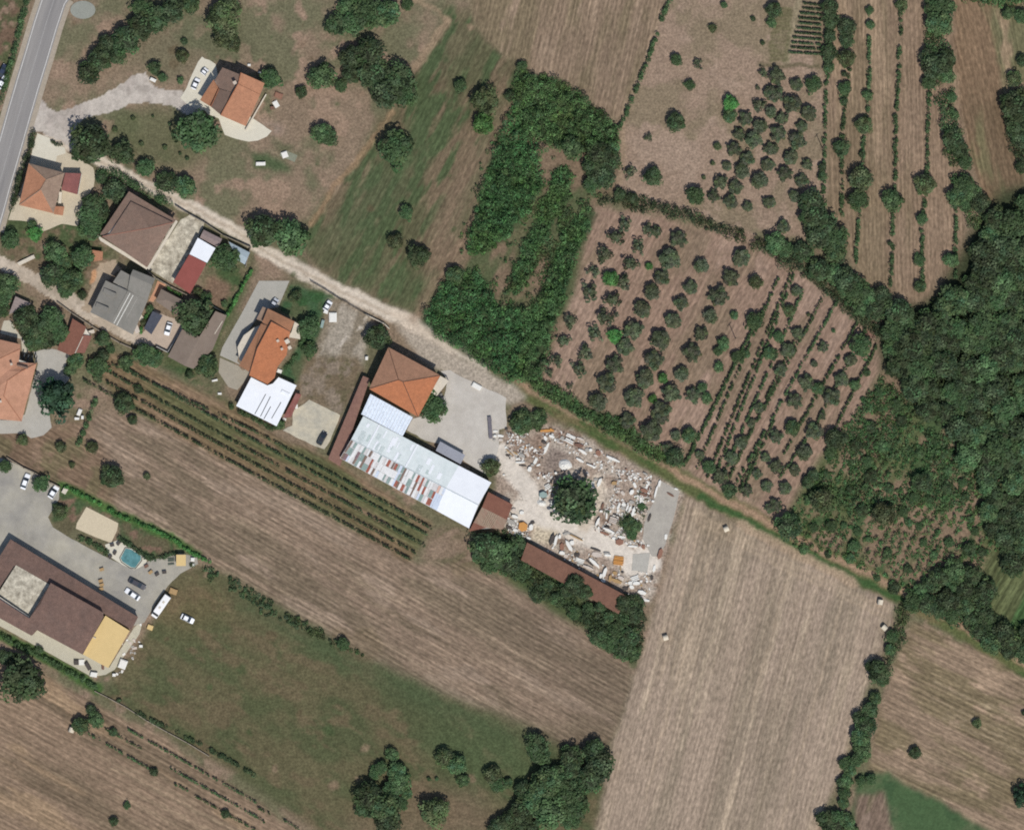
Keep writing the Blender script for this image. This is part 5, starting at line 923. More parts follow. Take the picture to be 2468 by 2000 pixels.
# farm building in the south-west
b = Bd('farmhouse', 'sprawling dark brown tiled farm building with an open courtyard terrace and yellow roof', 'building', 'zJ', 640, 750)
b.walls([(125, 95), (1425, 880), (1365, 1005), (1095, 860), (540, 520), (180, 340), (0, 600), (-60, 560), (-60, 330)], 3.3, .1, win=0)
b.walls([(0, 650), (340, 880), (540, 540), (1070, 850), (880, 1255), (400, 1000), (340, 1060), (-60, 840), (-60, 620)], 6.1, .2, win=0)
b.walls([(1100, 870), (1345, 1025), (1125, 1390), (880, 1250)], 4.7, .1, win=2)
b.roof([[(120, 80, 3.6), (1435, 880, 3.6), (1370, 1008, 4.4), (1060, 828, 4.6), (540, 540, 4.6), (160, 350, 4.4)], [(120, 80, 3.6), (160, 350, 4.4), (-60, 680, 4.4), (-60, 360, 3.6)]], M_BRR, 'gallery_roof')
b.roof([[(545, 525, 6.9), (1075, 825, 6.9), (1090, 870, 6.9), (990, 1060, 7.3), (440, 740, 7.5)], [(440, 740, 7.5), (990, 1060, 7.3), (872, 1262, 6.5), (400, 1010, 6.5), (345, 1068, 6.4), (-60, 845, 6.4), (-60, 640, 6.9), (325, 890, 6.9)], [(545, 525, 6.9), (440, 740, 7.5), (325, 890, 6.9)]], M_BRR, 'roof')
b.roof([[(180, 345, 4.5), (530, 545, 4.5), (330, 885, 4.5), (-10, 640, 4.5)]], M_dirty, 'terrace')
b.walls([(180, 345), (530, 545), (330, 885), (-10, 640)], 4.3, 0, name='terrace_base')
b.roof([[(1102, 862, 5.2), (1352, 1020, 5.2), (1130, 1402, 5.0), (868, 1262, 5.0)]], M_YEL, 'flat_roof', label='flat yellow roof')
b.box('roof_vent', 990, 1090, 5.2, 5.5, .9, .3, -.4, M_PALE)
b = Bd('salmon_house', 'large house with a salmon pink tiled roof at the west edge by the grey apron', 'house', 'zG', 150, 1050)
b.walls([(-200, 400), (345, 500), (355, 700), (600, 780), (370, 1690), (-200, 1640)], 5.4, win=4)
b.roof([[(-300, 320, 5.6), (352, 470, 5.6), (355, 545, 5.9), (0, 720, 7.6), (-300, 720, 7.6)], [(355, 545, 5.9), (330, 760, 5.9), (150, 900, 7.0), (0, 720, 7.6)], [(330, 760, 5.9), (615, 775, 5.6), (375, 905, 7.1), (150, 900, 7.0)], [(615, 775, 5.6), (375, 1705, 5.6), (100, 1300, 7.7), (160, 1050, 7.7), (375, 905, 7.1)], [(375, 1705, 5.6), (-300, 1640, 5.6), (-300, 1350, 7.7), (100, 1300, 7.7)], [(0, 720, 7.6), (150, 900, 7.0), (375, 905, 7.1), (160, 1050, 7.7), (100, 1300, 7.7), (-300, 1350, 7.7), (-300, 720, 7.6)]], M_SAL)
b.ridges([((0, 720, 7.6), (355, 545, 5.9)), ((160, 1050, 7.7), (100, 1300, 7.7)), ((375, 905, 7.1), (615, 775, 5.6)), ((375, 905, 7.1), (160, 1050, 7.7)), ((100, 1300, 7.7), (375, 1705, 5.6))], tile('salmon ridge', C(172, 122, 96), C(160, 112, 90)), .12)
for x, y in ((225, 790), (50, 1385)): b.box('chimney', x, y, 6.4, 8.3, .5, .5, .3, M_CHIM, cap=1)
b.box('dormer', 400, 830, 6.2, 7.3, 3.2, .5, -.25, M_BRT_SHADE)
b = Bd('pergola', 'dark framed pergola in the notch of the salmon pink roofed house', 'pergola', 'zG', 500, 690)
for k in range(4): b.box('beam', 400 + k * 65, 670 + k * 14, 2.4, 2.6, .35, 2.0, -.2, M_SLIT)
for x, y in ((400, 630), (600, 665), (600, 750)): b.box('post', x, y, 0, 2.4, .14, .14, 0, M_SLIT)
b = Bd('red_roof_shed', 'brick red double roofed shed in the trees south of the lane', 'shed', 'zG', 1200, 360)
b.walls([(1190, 75), (1390, 200), (1480, 345), (1330, 610), (1150, 630), (950, 560), (1060, 380)], 2.35, .15)
b.roof([[(1180, 55, 2.9), (1402, 190, 3.1), (1340, 350, 3.1), (1215, 615, 3.1), (1150, 645, 3.0), (935, 560, 2.7), (985, 410, 2.7), (1085, 360, 2.8)]], M_RB, 'roof'); b.roof([[(1362, 320, 2.9), (1495, 335, 2.7), (1375, 610, 2.7), (1235, 605, 2.9)]], tile('red tiles east', C(140, 96, 82), C(124, 86, 74)), 'roof')
b.ridges([((1350, 340, 3.1), (1222, 610, 3.1))], M_PALE, .13, 'gutter')
b = Bd('grey_hut', 'grey-mauve roofed hut between trees near the west end of the lane', 'hut', 't01', 150, 810)
b.walls([(140, 750), (260, 800), (200, 870), (90, 880)], 2.1, .05, mat=M_WALLG); b.roof([[(135, 742, 2.4), (265, 800, 2.4), (205, 850, 2.6), (80, 890, 2.3)]], flat('mauve hut roof', C(150, 136, 130)))

# ---------------------------------------------------------------- walls, fences, posts
def wallrun(name, label, cat, f, pts, w, h, mat, group=None):
    b = MB(); q = [P(f, *p) for p in pts]; base = q[0]
    for a, c in zip(q, q[1:]): b.box((a[0] + c[0]) / 2 - base[0], (a[1] + c[1]) / 2 - base[1], -.02, h, math.dist(a, c) + w * .7, w, math.atan2(c[1] - a[1], c[0] - a[0]))
    o = b.obj(name, mat); o.location = (*base, 0); return tag(o, label, cat, group)
M_STN = flat('stone wall', C(150, 140, 124), c2=C(120, 108, 94), scale=1.2, var=.2)
wallrun('garden_wall', 'low garden wall along the south side of the lane', 'wall', 't01', [(480, 790), (600, 880), (760, 985), (880, 1060), (1000, 1130), (1140, 1190)], .3, 1.0, M_STN)
wallrun('garden_wall', 'wall closing the south corner of the car court', 'wall', 'zD', [(1190, 1440), (1370, 1530), (1610, 1130)], .25, 1.5, M_WALLG)
wallrun('garden_wall', 'thin wall behind the brown hipped house down to the red shed', 'wall', 't01', [(1220, 520), (1300, 590), (1420, 660), (1560, 730)], .25, 1.3, M_STN)
wallrun('stone_wall', 'thin pale stone wall dividing the lower meadow from the southern field', 'wall', 't03', [(790, 570), (900, 625), (1050, 705), (1220, 815), (1400, 915), (1560, 1000), (1740, 1110)], .25, .7, M_STN)
wallrun('boundary_wall', 'long plaza boundary wall on its north side', 'wall', 't02', [(60, 355), (200, 440), (290, 480), (420, 560), (500, 600)], .25, 1.2, M_STN)
wallrun('boundary_wall', 'wall from the dirt track corner down to the pyramid roofed house', 'wall', 't11', [(900, 890), (1060, 970), (1100, 1010)], .25, 1.3, M_PALE)
wallrun('garden_wall', 'wall along the track side of the stained yard and sheds', 'wall', 'zC', [(1040, 290), (1200, 390), (1400, 500), (1620, 650), (1960, 800), (1900, 1040)], .22, 1.5, M_STN)
wallrun('fence_wall', 'wire fence on a low kerb around the bare vegetable plot', 'fence', 't01', [(1700, 780), (1880, 885), (1890, 900)], .2, 1.5, M_SLIT)
M_POST = flat('fence post', C(110, 100, 86)); 
def fence(label, f, pts, n, h=1.6):
    q = [P(f, *p) for p in pts]; o = thing('fence', label, 'fence', (*q[0], 0)); L = [math.dist(a, c) for a, c in zip(q, q[1:])]; T_ = sum(L)
    def at(t):
        for (a, c), l in zip(zip(q, q[1:]), L):
            if t <= l: return (a[0] + (c[0] - a[0]) * t / l - q[0][0], a[1] + (c[1] - a[1]) * t / l - q[0][1])
            t -= l
        return (q[-1][0] - q[0][0], q[-1][1] - q[0][1])
    pm = MB(); pm.box(0, 0, 0, h, .16, .16, .3); pm = pm.mesh('post', M_POST)
    for i in range(n + 1): p = mk('post', pm, o); p.location = (*at(T_ * i / n), 0)
    m = MB()
    for z in (.5, 1.0, 1.45):
        for i in range(n): m.tube((*at(T_ * i / n), z), (*at(T_ * (i + 1) / n), z), .025, .025, 3)
    m.obj('wire', M_SLIT, o); b = MB()
fence('wire fence with many posts along the lawn side of the dirt track', 'zP', [(900, -10), (1180, 150), (1500, 360), (1640, 420)], 34)
fence('wire fence with posts between the gravel plot and the dirt track', 'zP', [(1650, 440), (1850, 560), (2060, 690)], 16)
def pole(label, f, x, y, h):
    o = thing('utility_pole', label, 'utility pole', (*P(f, x, y), 0)); m = MB(); m.tube((0, 0, 0), (0, 0, h), .14, .1, 7); m.obj('mast', M_POST, o); m = MB(); m.box(0, 0, h - .6, h - .45, 1.6, .12, .8); m.obj('crossarm', M_POST, o)
pole('wooden utility pole beside the west hedge of the north-eastern strips', 't30', 458, 1240, 7.5)
pole('wooden utility pole among the slanting vine rows', 't21', 1840, 1090, 8)

# ================================================================ VEHICLES
def cm(name, c, rough=.3): 
    if (name,) in _mc: return _mc[(name,)]
    m, n, b = newmat(name, rough, .5); b.inputs['Base Color'].default_value = (*c, 1); _mc[(name,)] = m; return m
M_TYRE = cm('tyre', (.02, .02, .02), .8); M_LAMP = cm('lamp glass', (.7, .7, .65), .15)
def car(label, f, front, rear, col, cname, W_=1.78, hh=1.45, van=False, group='parked cars'):
    a, b_ = P(f, *front), P(f, *rear); rz = math.atan2(a[1] - b_[1], a[0] - b_[0]); L = math.dist(a, b_)
    o = thing('van' if van else 'parked_car', label, 'van' if van else 'car', ((a[0] + b_[0]) / 2, (a[1] + b_[1]) / 2, .07), rz, group)
    mb = cm(cname, col); h = L / 2
    st = [(-h, .45, .62, .8), (-h * .93, .28, .86, .94), (-h * .6, .24, .93, 1), (0, .24, .9, 1), (h * .45, .24, .88, 1), (h * .85, .26, .74, .95), (h * .98, .32, .62, .84), (h, .42, .55, .7)]
    if van: st = [(-h, .35, 2.35, .94), (-h * .97, .28, 2.5, .98), (-h * .5, .28, 2.55, 1), (h * .3, .28, 2.55, 1), (h * .62, .28, 2.4, .97), (h * .8, .28, 1.4, .95), (h * .97, .3, 1.0, .88), (h, .4, .8, .75)]
    m = MB(); V = []; 
    for x, z0, z1, w in st:
        y = W_ / 2 * w; V += [(x, -y * .9, z0), (x, -y, z0 + .18), (x, -y * .97, z1 - .1), (x, -y * .8, z1), (x, y * .8, z1), (x, y * .97, z1 - .1), (x, y, z0 + .18), (x, y * .9, z0)]
    n = len(st); F = [(i * 8 + j, i * 8 + (j + 1) % 8, (i + 1) * 8 + (j + 1) % 8, (i + 1) * 8 + j) for i in range(n - 1) for j in range(8)] + [tuple(range(8)), tuple(range(n * 8 - 1, n * 8 - 9, -1))]
    mk('body', mesh('body', V, F, mb, smooth=False), o)
    if not van:
        y0, y1 = W_ / 2 * .9, W_ / 2 * .68; q = [(-h * .8, .86), (-h * .5, hh), (h * .12, hh), (h * .5, .86)]
        V = [(x, s_ * (y0 if z < 1 else y1), z) for s_ in (-1, 1) for x, z in q]
        m.add(V, [(3, 2, 1, 0), (4, 5, 6, 7), (0, 1, 5, 4), (1, 2, 6, 5), (2, 3, 7, 6), (0, 4, 7, 3)]); mk('windows', m.mesh('windows', M_GLASS), o)
        m = MB(); m.box((-h * .5 + h * .12) / 2, 0, hh, hh + .04, h * .62, y1 * 2); m.obj('roof_panel', mb, o)
    else:
        m = MB(); m.add([(h * .63, -W_ * .43, 2.38), (h * .63, W_ * .43, 2.38), (h * .81, W_ * .43, 1.46), (h * .81, -W_ * .43, 1.46)], [(0, 1, 2, 3)]); V = m.v
        m2 = MB(); m2.add([(x + .04, y, z + .03) for x, y, z in V] + V, [(0, 3, 2, 1), (4, 5, 6, 7), (0, 1, 5, 4), (1, 2, 6, 5), (2, 3, 7, 6), (3, 0, 4, 7)]); m2.obj('windscreen', M_GLASS, o)
        for k in range(2): m = MB(); m.box(-h * .4 + k * h * .5, 0, 2.55, 2.68, .7, .6); m.obj('roof_hatch', M_PALE, o)
    for sx in (-.62, .6):
        for sy in (-1, 1): m = MB(); m.tube((h * sx, sy * (W_ / 2 - .22), .25), (h * sx, sy * (W_ / 2 + .01), .25), .32, .32, 12); m.obj('wheel', M_TYRE, o)
    for sy in (-1, 1): m = MB(); m.box(h * .96, sy * W_ * .32, .5, .64, .16, .3); m.obj('headlight', M_LAMP, o)
    return o
WH, DK, SV = (.78, .79, .8), (.022, .024, .03), (.45, .47, .5)
car('white car parked on the plaza between the two round green bushes', 'zO', (735, 450), (590, 840), WH, 'white paint')
car('white van-like car at the plaza edge against the garden verge', 'zO', (1480, 770), (1290, 1070), WH, 'white paint', 1.9, 1.7)
car('dark grey car on the plaza south of the swimming pool', 'zN', (1310, 850), (1060, 715), (.05, .05, .06), 'dark grey paint')
car('white and black car beside the dark grey one on the plaza', 'zN', (1010, 870), (1215, 1010), WH, 'white paint')
car('white camper van parked at the east edge of the plaza', 'zN', (1430, 1280), (1650, 960), (.75, .74, .72), 'camper white', 2.2, van=True, group=None)
car('white car standing alone on the meadow grass beyond the camper van', 'zN', (2030, 1350), (1840, 1260), WH, 'white paint')
car('white car with dark windows in the beige car court', 'zD', (1345, 1255), (1405, 1050), WH, 'white paint')
car('black car at the south-east corner of the cream concrete pad', 'zF', (1500, 1210), (1390, 1410), DK, 'black paint')
car('silver car at the end of the grey driveway beside the lawn', 'zE', (1120, 270), (1040, 390), SV, 'silver paint', 1.75)
car('white car on the villa forecourt standing nearer to its driveway', 'zA', (520, 470), (440, 640), WH, 'white paint')
car('white car on the villa forecourt standing nearer to the lawn', 'zA', (660, 310), (590, 400), WH, 'white paint')
car('white car half cut off by the west picture edge beyond the road', 't00', (50, 640), (-10, 740), WH, 'white paint')
car('dark blue car at the west picture edge beyond the road hedge', 't00', (50, 540), (0, 640), (.03, .04, .07), 'dark blue paint')
car('white car half hidden under the trees of the gravel plot', 'zP', (1290, 380), (1180, 560), WH, 'white paint')

# ================================================================ SMALL THINGS
M_WST = flat('white marble', C(234, 232, 224), var=.06, scale=1.5); M_GST = flat('grey stone', C(170, 166, 158), var=.1, scale=1.5); M_RST = flat('terracotta bricks', C(148, 110, 92), var=.15, scale=2)
M_WD = flat('pallet wood', C(176, 146, 104), var=.15, scale=2); M_ORC = flat('orange timber', C(206, 150, 86), var=.15, scale=2); M_DST = flat('dark scrap', C(84, 78, 74), var=.2, scale=2); M_TEAL = flat('teal tarpaulin', C(150, 170, 164), var=.1)
M_PNK = flat('pinkish stone', C(206, 194, 182), var=.1, scale=1.5); M_RUST = flat('rusty metal', C(126, 96, 82), var=.2, scale=2)
MATD = {'w': (M_WST, 'white'), 'g': (M_GST, 'grey'), 'r': (M_RST, 'terracotta'), 'y': (M_WD, 'tan'), 'o': (M_ORC, 'orange'), 'd': (M_DST, 'dark'), 't': (M_TEAL, 'teal'), 'p': (M_PNK, 'pinkish'), 'u': (M_RUST, 'rusty')}
ri = random.Random(21)
def slab(f, x, y, lx, ly, deg, mat='w', h=None, kind='slab', zone='the salvage yard', z=.02):
    """one piece of the yard: irregular chipped block, bar, or a stack with gaps"""
    px, py = P(f, x, y); s = FR[f][2] * PPM; lx /= s; ly /= s; rz = R(-deg); h = h or ri.uniform(.25, .8)
    m, cn = MATD[mat]; b = MB(); big, sm = max(lx, ly), min(lx, ly)
    if kind == 'stack':
        n = max(2, min(7, int(sm / .45))); al = lx > ly
        for k in range(n):
            t = (k + .5) / n - .5; b.box(*((0, t * ly) if al else (t * lx, 0)), 0, h * ri.uniform(.6, 1.1), (lx if al else lx / n * .7) * ri.uniform(.85, 1), (ly / n * .7 if al else ly) * ri.uniform(.85, 1), 0, jit=.04)
        b.box(0, 0, 0, h * .35, lx * .8, ly * .8)
        nm, word = 'slab_stack', 'stack of slabs'
    elif kind == 'mound':
        nr = 3; V = [(0, 0, h)]; N_ = 11
        for r_ in range(1, nr + 1):
            for k in range(N_): a = 6.283 * k / N_; q = r_ / nr * ri.uniform(.85, 1.1); V.append((math.cos(a) * lx / 2 * q, math.sin(a) * ly / 2 * q, max(0, h * (1 - (r_ / nr) ** 1.6) * ri.uniform(.7, 1.2)) if r_ < nr else -.02))
        F = [(0, 1 + k, 1 + (k + 1) % N_) for k in range(N_)] + [(1 + r_ * N_ + k, 1 + (r_ + 1) * N_ + k, 1 + (r_ + 1) * N_ + (k + 1) % N_, 1 + r_ * N_ + (k + 1) % N_) for r_ in range(nr - 1) for k in range(N_)]
        b.add(V, F); nm, word = 'rubble_heap', 'rubble heap'
    else:
        N_ = 6 if sm > .4 else 4; p = []
        for k in range(N_ * 1):
            a = 6.283 * (k + .5) / N_; cx_, cy_ = math.cos(a), math.sin(a); q = max(abs(cx_), abs(cy_)); p.append((cx_ / q * lx / 2 * ri.uniform(.82, 1), cy_ / q * ly / 2 * ri.uniform(.82, 1)))
        b.prism(p, 0, h * .85); b.prism([(x_ * .93, y_ * .9) for x_, y_ in p], h * .85, h)
        if big / sm > 3: nm, word = ('stone_beam', 'long stone beam') if mat in 'wgp' else ('timber_beam', 'long beam')
        elif mat in 'yo': nm, word = 'crate', 'crate'
        elif mat in 'r': nm, word = 'brick_stack', 'brick stack'
        elif mat in 'du': nm, word = 'scrap_piece', 'scrap piece'
        elif mat == 't': nm, word = 'tarpaulin_pile', 'tarpaulin covered pile'
        else: nm, word = 'stone_block', 'stone block'
    o = b.obj(nm, m); o.location = (px, py, z); o.rotation_euler = (0, 0, rz); tag(o, None, word.split()[-1] if word.split()[-1] != 'slabs' else 'slab stack', 'stones and scrap lying in the salvage yard')
    REG.append((o, cn + ' ' + word, zone, px, py))
ZY = 'the salvage yard'
for a in [(100, 280, 90, 50, 0, 'w'), (190, 360, 110, 60, 10, 'w'), (95, 360, 60, 50, 0, 'w'), (190, 430, 80, 60, 0, 'p'), (290, 245, 50, 50, 0, 'd'), (80, 430, 50, 50, 0, 'g'),
          (990, 270, 260, 55, -2, 'o'), (1060, 245, 60, 30, 30, 'o'), (960, 400, 90, 60, 70, 'w'), (1070, 370, 110, 60, 20, 'w'), (940, 470, 90, 60, 20, 'd'), (980, 570, 50, 260, 24, 'w'), (1400, 370, 190, 60, 24, 'w', None, 'stack'), (1370, 450, 170, 70, 28, 'w', None, 'stack'),
          (1170, 430, 60, 60, 0, 'g'), (1250, 400, 70, 80, 20, 'g'), (1220, 480, 90, 40, 10, 'p'), (1560, 410, 140, 50, 20, 'p'), (1540, 520, 160, 70, 10, 'u'), (1590, 620, 140, 50, 25, 'w'), (1740, 600, 60, 70, 0, 'w'), (1680, 600, 90, 80, 0, 'g'), (1870, 650, 90, 120, -30, 'r'), (1830, 700, 90, 50, 30, 'p'), (2080, 740, 170, 60, 26, 'w'),
          (560, 700, 110, 80, 30, 'g'), (650, 670, 50, 130, -30, 'p'), (530, 815, 170, 40, 0, 'w'), (570, 870, 140, 30, 5, 'd'), (450, 660, 100, 30, 40, 'y'), (340, 640, 180, 26, 42, 'y'), (620, 560, 30, 40, 0, 'o'), (870, 555, 50, 30, 0, 'o'), (790, 790, 60, 150, 28, 'w'), (690, 930, 70, 110, 20, 'w'), (840, 860, 80, 40, -20, 'w'), (740, 860, 60, 50, 0, 'g'),
          (1300, 850, 250, 200, 20, 'w', 1.1, 'mound'), (1140, 1000, 50, 50, 30, 'w', 1), (1000, 1080, 140, 60, 30, 'p', None, 'stack'), (940, 1060, 50, 60, 0, 'w'), (1000, 1230, 110, 90, -30, 'w', None, 'stack'), (920, 1370, 150, 130, 0, 't', 1.2), (900, 1510, 170, 110, 10, 'w', 1.1, 'mound'), (1080, 1560, 150, 36, 62, 'w'), (1120, 1650, 60, 60, 30, 'w'), (1560, 780, 160, 50, 30, 'w'), (1740, 870, 160, 40, 22, 'w'), (1800, 900, 60, 50, 0, 'w'), (1690, 1010, 50, 120, -30, 'p'), (1780, 1200, 60, 120, 0, 'w', None, 'stack'), (1890, 1160, 60, 190, 22, 'w'), (1830, 1110, 80, 60, 0, 'g'), (245, 1030, 40, 40, 0, 'w'), (1260, 870, 40, 40, 0, 'w'), (430, 1640, 50, 50, 0, 'w'), (540, 1690, 60, 60, 0, 'p')]:
    slab('zK', *a[:5], a[5], a[6] if len(a) > 6 else None, a[7] if len(a) > 7 else 'slab', 'the yard north side')
for a in [(650, 220, 290, 60, 24, 'w'), (1070, 730, 60, 150, -20, 'w'), (1310, 760, 50, 120, 26, 'w'), (1010, 870, 80, 130, 28, 'w', 1), (830, 890, 70, 130, -40, 'p'), (1090, 960, 80, 60, 0, 'w'), (1210, 1040, 90, 150, 0, 'w', None, 'stack'), (1250, 840, 160, 90, 20, 'r'), (1240, 920, 170, 60, 20, 'u'), (1010, 1070, 110, 80, 20, 'g'), (750, 1150, 50, 170, 22, 'w'), (850, 1120, 90, 90, 0, 'w'), (830, 1190, 110, 70, 30, 'g'), (920, 1180, 40, 170, 22, 'w'), (970, 1210, 40, 180, 22, 'w'), (1040, 1260, 60, 220, 14, 'w', .8), (740, 1240, 60, 80, 10, 'w'), (700, 1330, 150, 34, 20, 'd'), (640, 1430, 170, 130, 20, 'p', None, 'stack'), (330, 1460, 50, 220, 24, 'w', .9), (510, 1340, 40, 170, 4, 'w'), (520, 1570, 110, 50, 10, 'd', 1), (560, 1630, 270, 60, 24, 'w'), (430, 1150, 50, 150, 16, 'u'), (400, 1250, 70, 50, 0, 'w'), (660, 690, 110, 100, 0, 'y'), (1180, 610, 60, 50, 0, 'w'), (1280, 510, 120, 40, 30, 'g'), (900, 420, 40, 40, 0, 'r'), (1020, 450, 40, 40, 0, 'w'), (1360, 1380, 50, 190, 20, 'd', .5), (1490, 860, 40, 330, 14, 'w', .6), (1560, 700, 60, 160, 12, 'w', .6), (1430, 1050, 60, 60, 0, 'w'), (1780, 920, 40, 190, -60, 'u', .4), (1200, 1620, 40, 110, 10, 'w'), (60, 90, 150, 60, 30, 'w'), (190, 30, 60, 60, 0, 'w'), (1890, 810, 80, 40, 20, 'w'), (430, 590, 40, 40, 0, 'd')]:
    slab('zL', *a[:5], a[5], a[6] if len(a) > 6 else None, a[7] if len(a) > 7 else 'slab', 'the yard east side')
for a in [(215, 260, 120, 150, 10, 'o', 1.0), (320, 270, 60, 100, 10, 'w', 1), (340, 210, 60, 50, -20, 'd'), (100, 50, 60, 60, 0, 'p'), (200, 80, 60, 60, 0, 'w'), (60, 200, 120, 70, 20, 'g'), (40, 270, 90, 60, 20, 'd'), (120, 310, 70, 60, 20, 'w'), (110, 130, 90, 50, 20, 'w'), (20, 160, 60, 40, 0, 'w'), (290, 410, 60, 40, 20, 'w'), (590, 430, 50, 190, 18, 'd', .8), (640, 440, 40, 180, 14, 'w'), (690, 390, 40, 70, 10, 'w'), (850, 370, 240, 40, 28, 'g'), (900, 400, 200, 22, 26, 'y'), (770, 350, 90, 40, -20, 'g'), (810, 510, 50, 190, -30, 'w', .9), (850, 470, 60, 80, -20, 'w'), (720, 520, 60, 110, 0, 'r'), (720, 600, 80, 60, 10, 'w'), (770, 640, 60, 60, 0, 'p'), (910, 620, 80, 80, 0, 'd', .4, 'mound'), (950, 700, 120, 60, 20, 'w', None, 'stack'), (950, 740, 80, 40, 0, 'g'), (1160, 560, 150, 30, 18, 'd'), (1170, 620, 140, 80, 10, 'p'), (1130, 720, 170, 50, 42, 'w', .8), (1080, 730, 120, 30, 40, 'd'), (1060, 790, 160, 40, 22, 'p'), (1270, 850, 46, 170, 18, 'w', .9), (1220, 900, 40, 80, 10, 'w'), (1310, 630, 90, 40, 6, 'w'), (1300, 600, 90, 24, 6, 'g'), (1450, 700, 140, 120, 8, 'o', .5, 'stack'), (1500, 850, 40, 30, 0, 'd'), (1400, 860, 60, 60, 0, 'y'), (1480, 920, 90, 50, 20, 'p'), (1420, 960, 160, 60, 22, 'y'), (1660, 930, 110, 70, -20, 'w', None, 'stack'), (1680, 990, 100, 60, 0, 'w'), (1600, 990, 60, 60, 0, 'w'), (1620, 1040, 70, 60, 30, 'w'), (1750, 1110, 120, 60, 20, 'w'), (1760, 1170, 90, 50, 20, 'p'), (1800, 1210, 100, 40, 10, 'w'), (1880, 920, 40, 80, 0, 'd'), (1910, 800, 40, 110, 14, 'w'), (1985, 610, 60, 170, 16, 'r', .7), (2060, 390, 40, 90, 6, 'w'), (1630, 515, 130, 34, 6, 'w'), (1490, 395, 120, 34, 8, 'w'), (1460, 460, 110, 90, 0, 'r', .5), (1500, 360, 150, 40, 8, 'p'), (1770, 520, 50, 70, 0, 'r'), (1720, 500, 40, 40, 0, 'u'), (1360, 370, 60, 50, 0, 'p'), (1270, 350, 130, 40, 20, 'r'), (1390, 410, 50, 40, 0, 'w'), (1320, 310, 180, 44, 26, 'w'), (1300, 265, 70, 50, 20, 'd'), (1340, 930, 40, 110, 10, 'y'), (1250, 960, 70, 40, 20, 'w'), (1540, 1060, 80, 60, 0, 'd')]:
    slab('zM', *a[:5], a[5], a[6] if len(a) > 6 else None, a[7] if len(a) > 7 else 'slab', 'the yard south side')
# crumbs of rubble between the stacks
thk = MB()
def rubble(name, polys, n, mats, seed, smin=.12, smax=.5, hmax=.35):
    r = random.Random(seed); b = MB(); k = 0
    while k < n:
        poly = r.choice(polys); xs = [p[0] for p in poly]; ys = [p[1] for p in poly]; x, y = r.uniform(min(xs), max(xs)), r.uniform(min(ys), max(ys))
        if not inpoly(poly, np.array([x]), np.array([y]))[0]: continue
        k += 1
        if vnoise(np.array([x / 2.]), np.array([y / 2.]), 3)[0] < .45: continue
        a, c = r.uniform(smin, smax), r.uniform(smin, smax); rz = r.random() * 3; m_ = r.randrange(len(mats)); h = r.uniform(.05, hmax)
        q = [(x + (dx * a * math.cos(rz) - dy * c * math.sin(rz)) * r.uniform(.7, 1.1), y + (dx * a * math.sin(rz) + dy * c * math.cos(rz)) * r.uniform(.7, 1.1)) for dx, dy in ((-1, -1), (1, -1), (1, 1), (-1, 1))]
        b.prism(q, -.01, h, m_)
    return tag(b.obj(name, mats), kind='stuff')
rubble('rubble', [PL('zK', 300, 300, 800, 330, 1000, 560, 760, 1000, 460, 900, 260, 650), PL('zK', 850, 300, 1100, 200, 1800, 520, 2200, 800, 2100, 1100, 1500, 720, 1050, 480), PL('zK', 820, 1000, 1100, 1000, 1120, 1700, 850, 1560)], 950, [M_WST, M_PNK, M_WST, M_GST, M_DST, M_WST, M_RUST], 5, .1, .4)
rubble('rubble', [PL('zL', 700, 400, 1400, 560, 1380, 1150, 1250, 1400, 700, 1750, 250, 1620, 650, 900)], 950, [M_WST, M_PNK, M_WST, M_GST, M_DST, M_WST, M_RUST], 6, .1, .4)
rubble('rubble', [PL('zM', 20, 60, 300, 300, 260, 420, 20, 320), PL('zM', 560, 360, 1000, 420, 1250, 600, 1900, 900, 1850, 1230, 1600, 1160, 500, 560), PL('zM', 1200, 330, 1560, 380, 1850, 500, 1800, 560, 1300, 400)], 700, [M_WST, M_PNK, M_WST, M_GST, M_DST, M_WST, M_WD], 7, .1, .4)
rubble('rubble', [PL('t03', 1000, 100, 1180, 0, 1150, 250, 1000, 450, 760, 460, 860, 400, 920, 380)], 90, [M_WST, M_GST, M_PNK], 8)
# things in yards and fields
for i, (f, x, y, l_) in enumerate([('t22', 1762, 948, 'at the north end of the big stubble field'), ('t32', 940, 1562, 'at the north-east corner of the big stubble field'), ('t33', 975, 42, 'beside the field hedge of the big stubble field'), ('t23', 1258, 124, 'alone below the south tip of the tree belt'), ('t03', 598, 892, 'beside the two green trees of the southern field')]):
    a_ = P(f, x, y); m = MB(); m.tube((-.75, 0, .85), (.75, 0, .85), .85, .85, 18); o = m.obj('hay_bale', flat('bale wrap', C(222, 210, 188), var=.06)); o.location = (*a_, 0); o.rotation_euler = (0, 0, .4 + i); tag(o, 'round cream hay bale ' + l_, 'hay bale', 'round bales lying in the fields')
def simple(name, label, cat, f, x, y, parts, rz=0, group=None):
    o = thing(name, label, cat, (*P(f, x, y), .06), rz, group)
    for nm, m, dims in parts:
        b = MB()
        for d in dims:
            if len(d) == 6: b.box(*d, 0)
            else: b.tube(d[0], d[1], d[2], d[3], 8)
        b.obj(nm, m, o)
    return o
simple('gazebo', 'yellow square gazebo canopy with deck chairs at the plaza end', 'gazebo', 'zN', 1845, 430, [('roof', M_YEL, [(0, 0, 2.4, 2.5, 2.9, 3.4)])] + [('post', M_WALLG, [(sx * 1.3, sy * 1.5, 0, 2.4, .1, .1)]) for sx in (-1, 1) for sy in (-1, 1)])
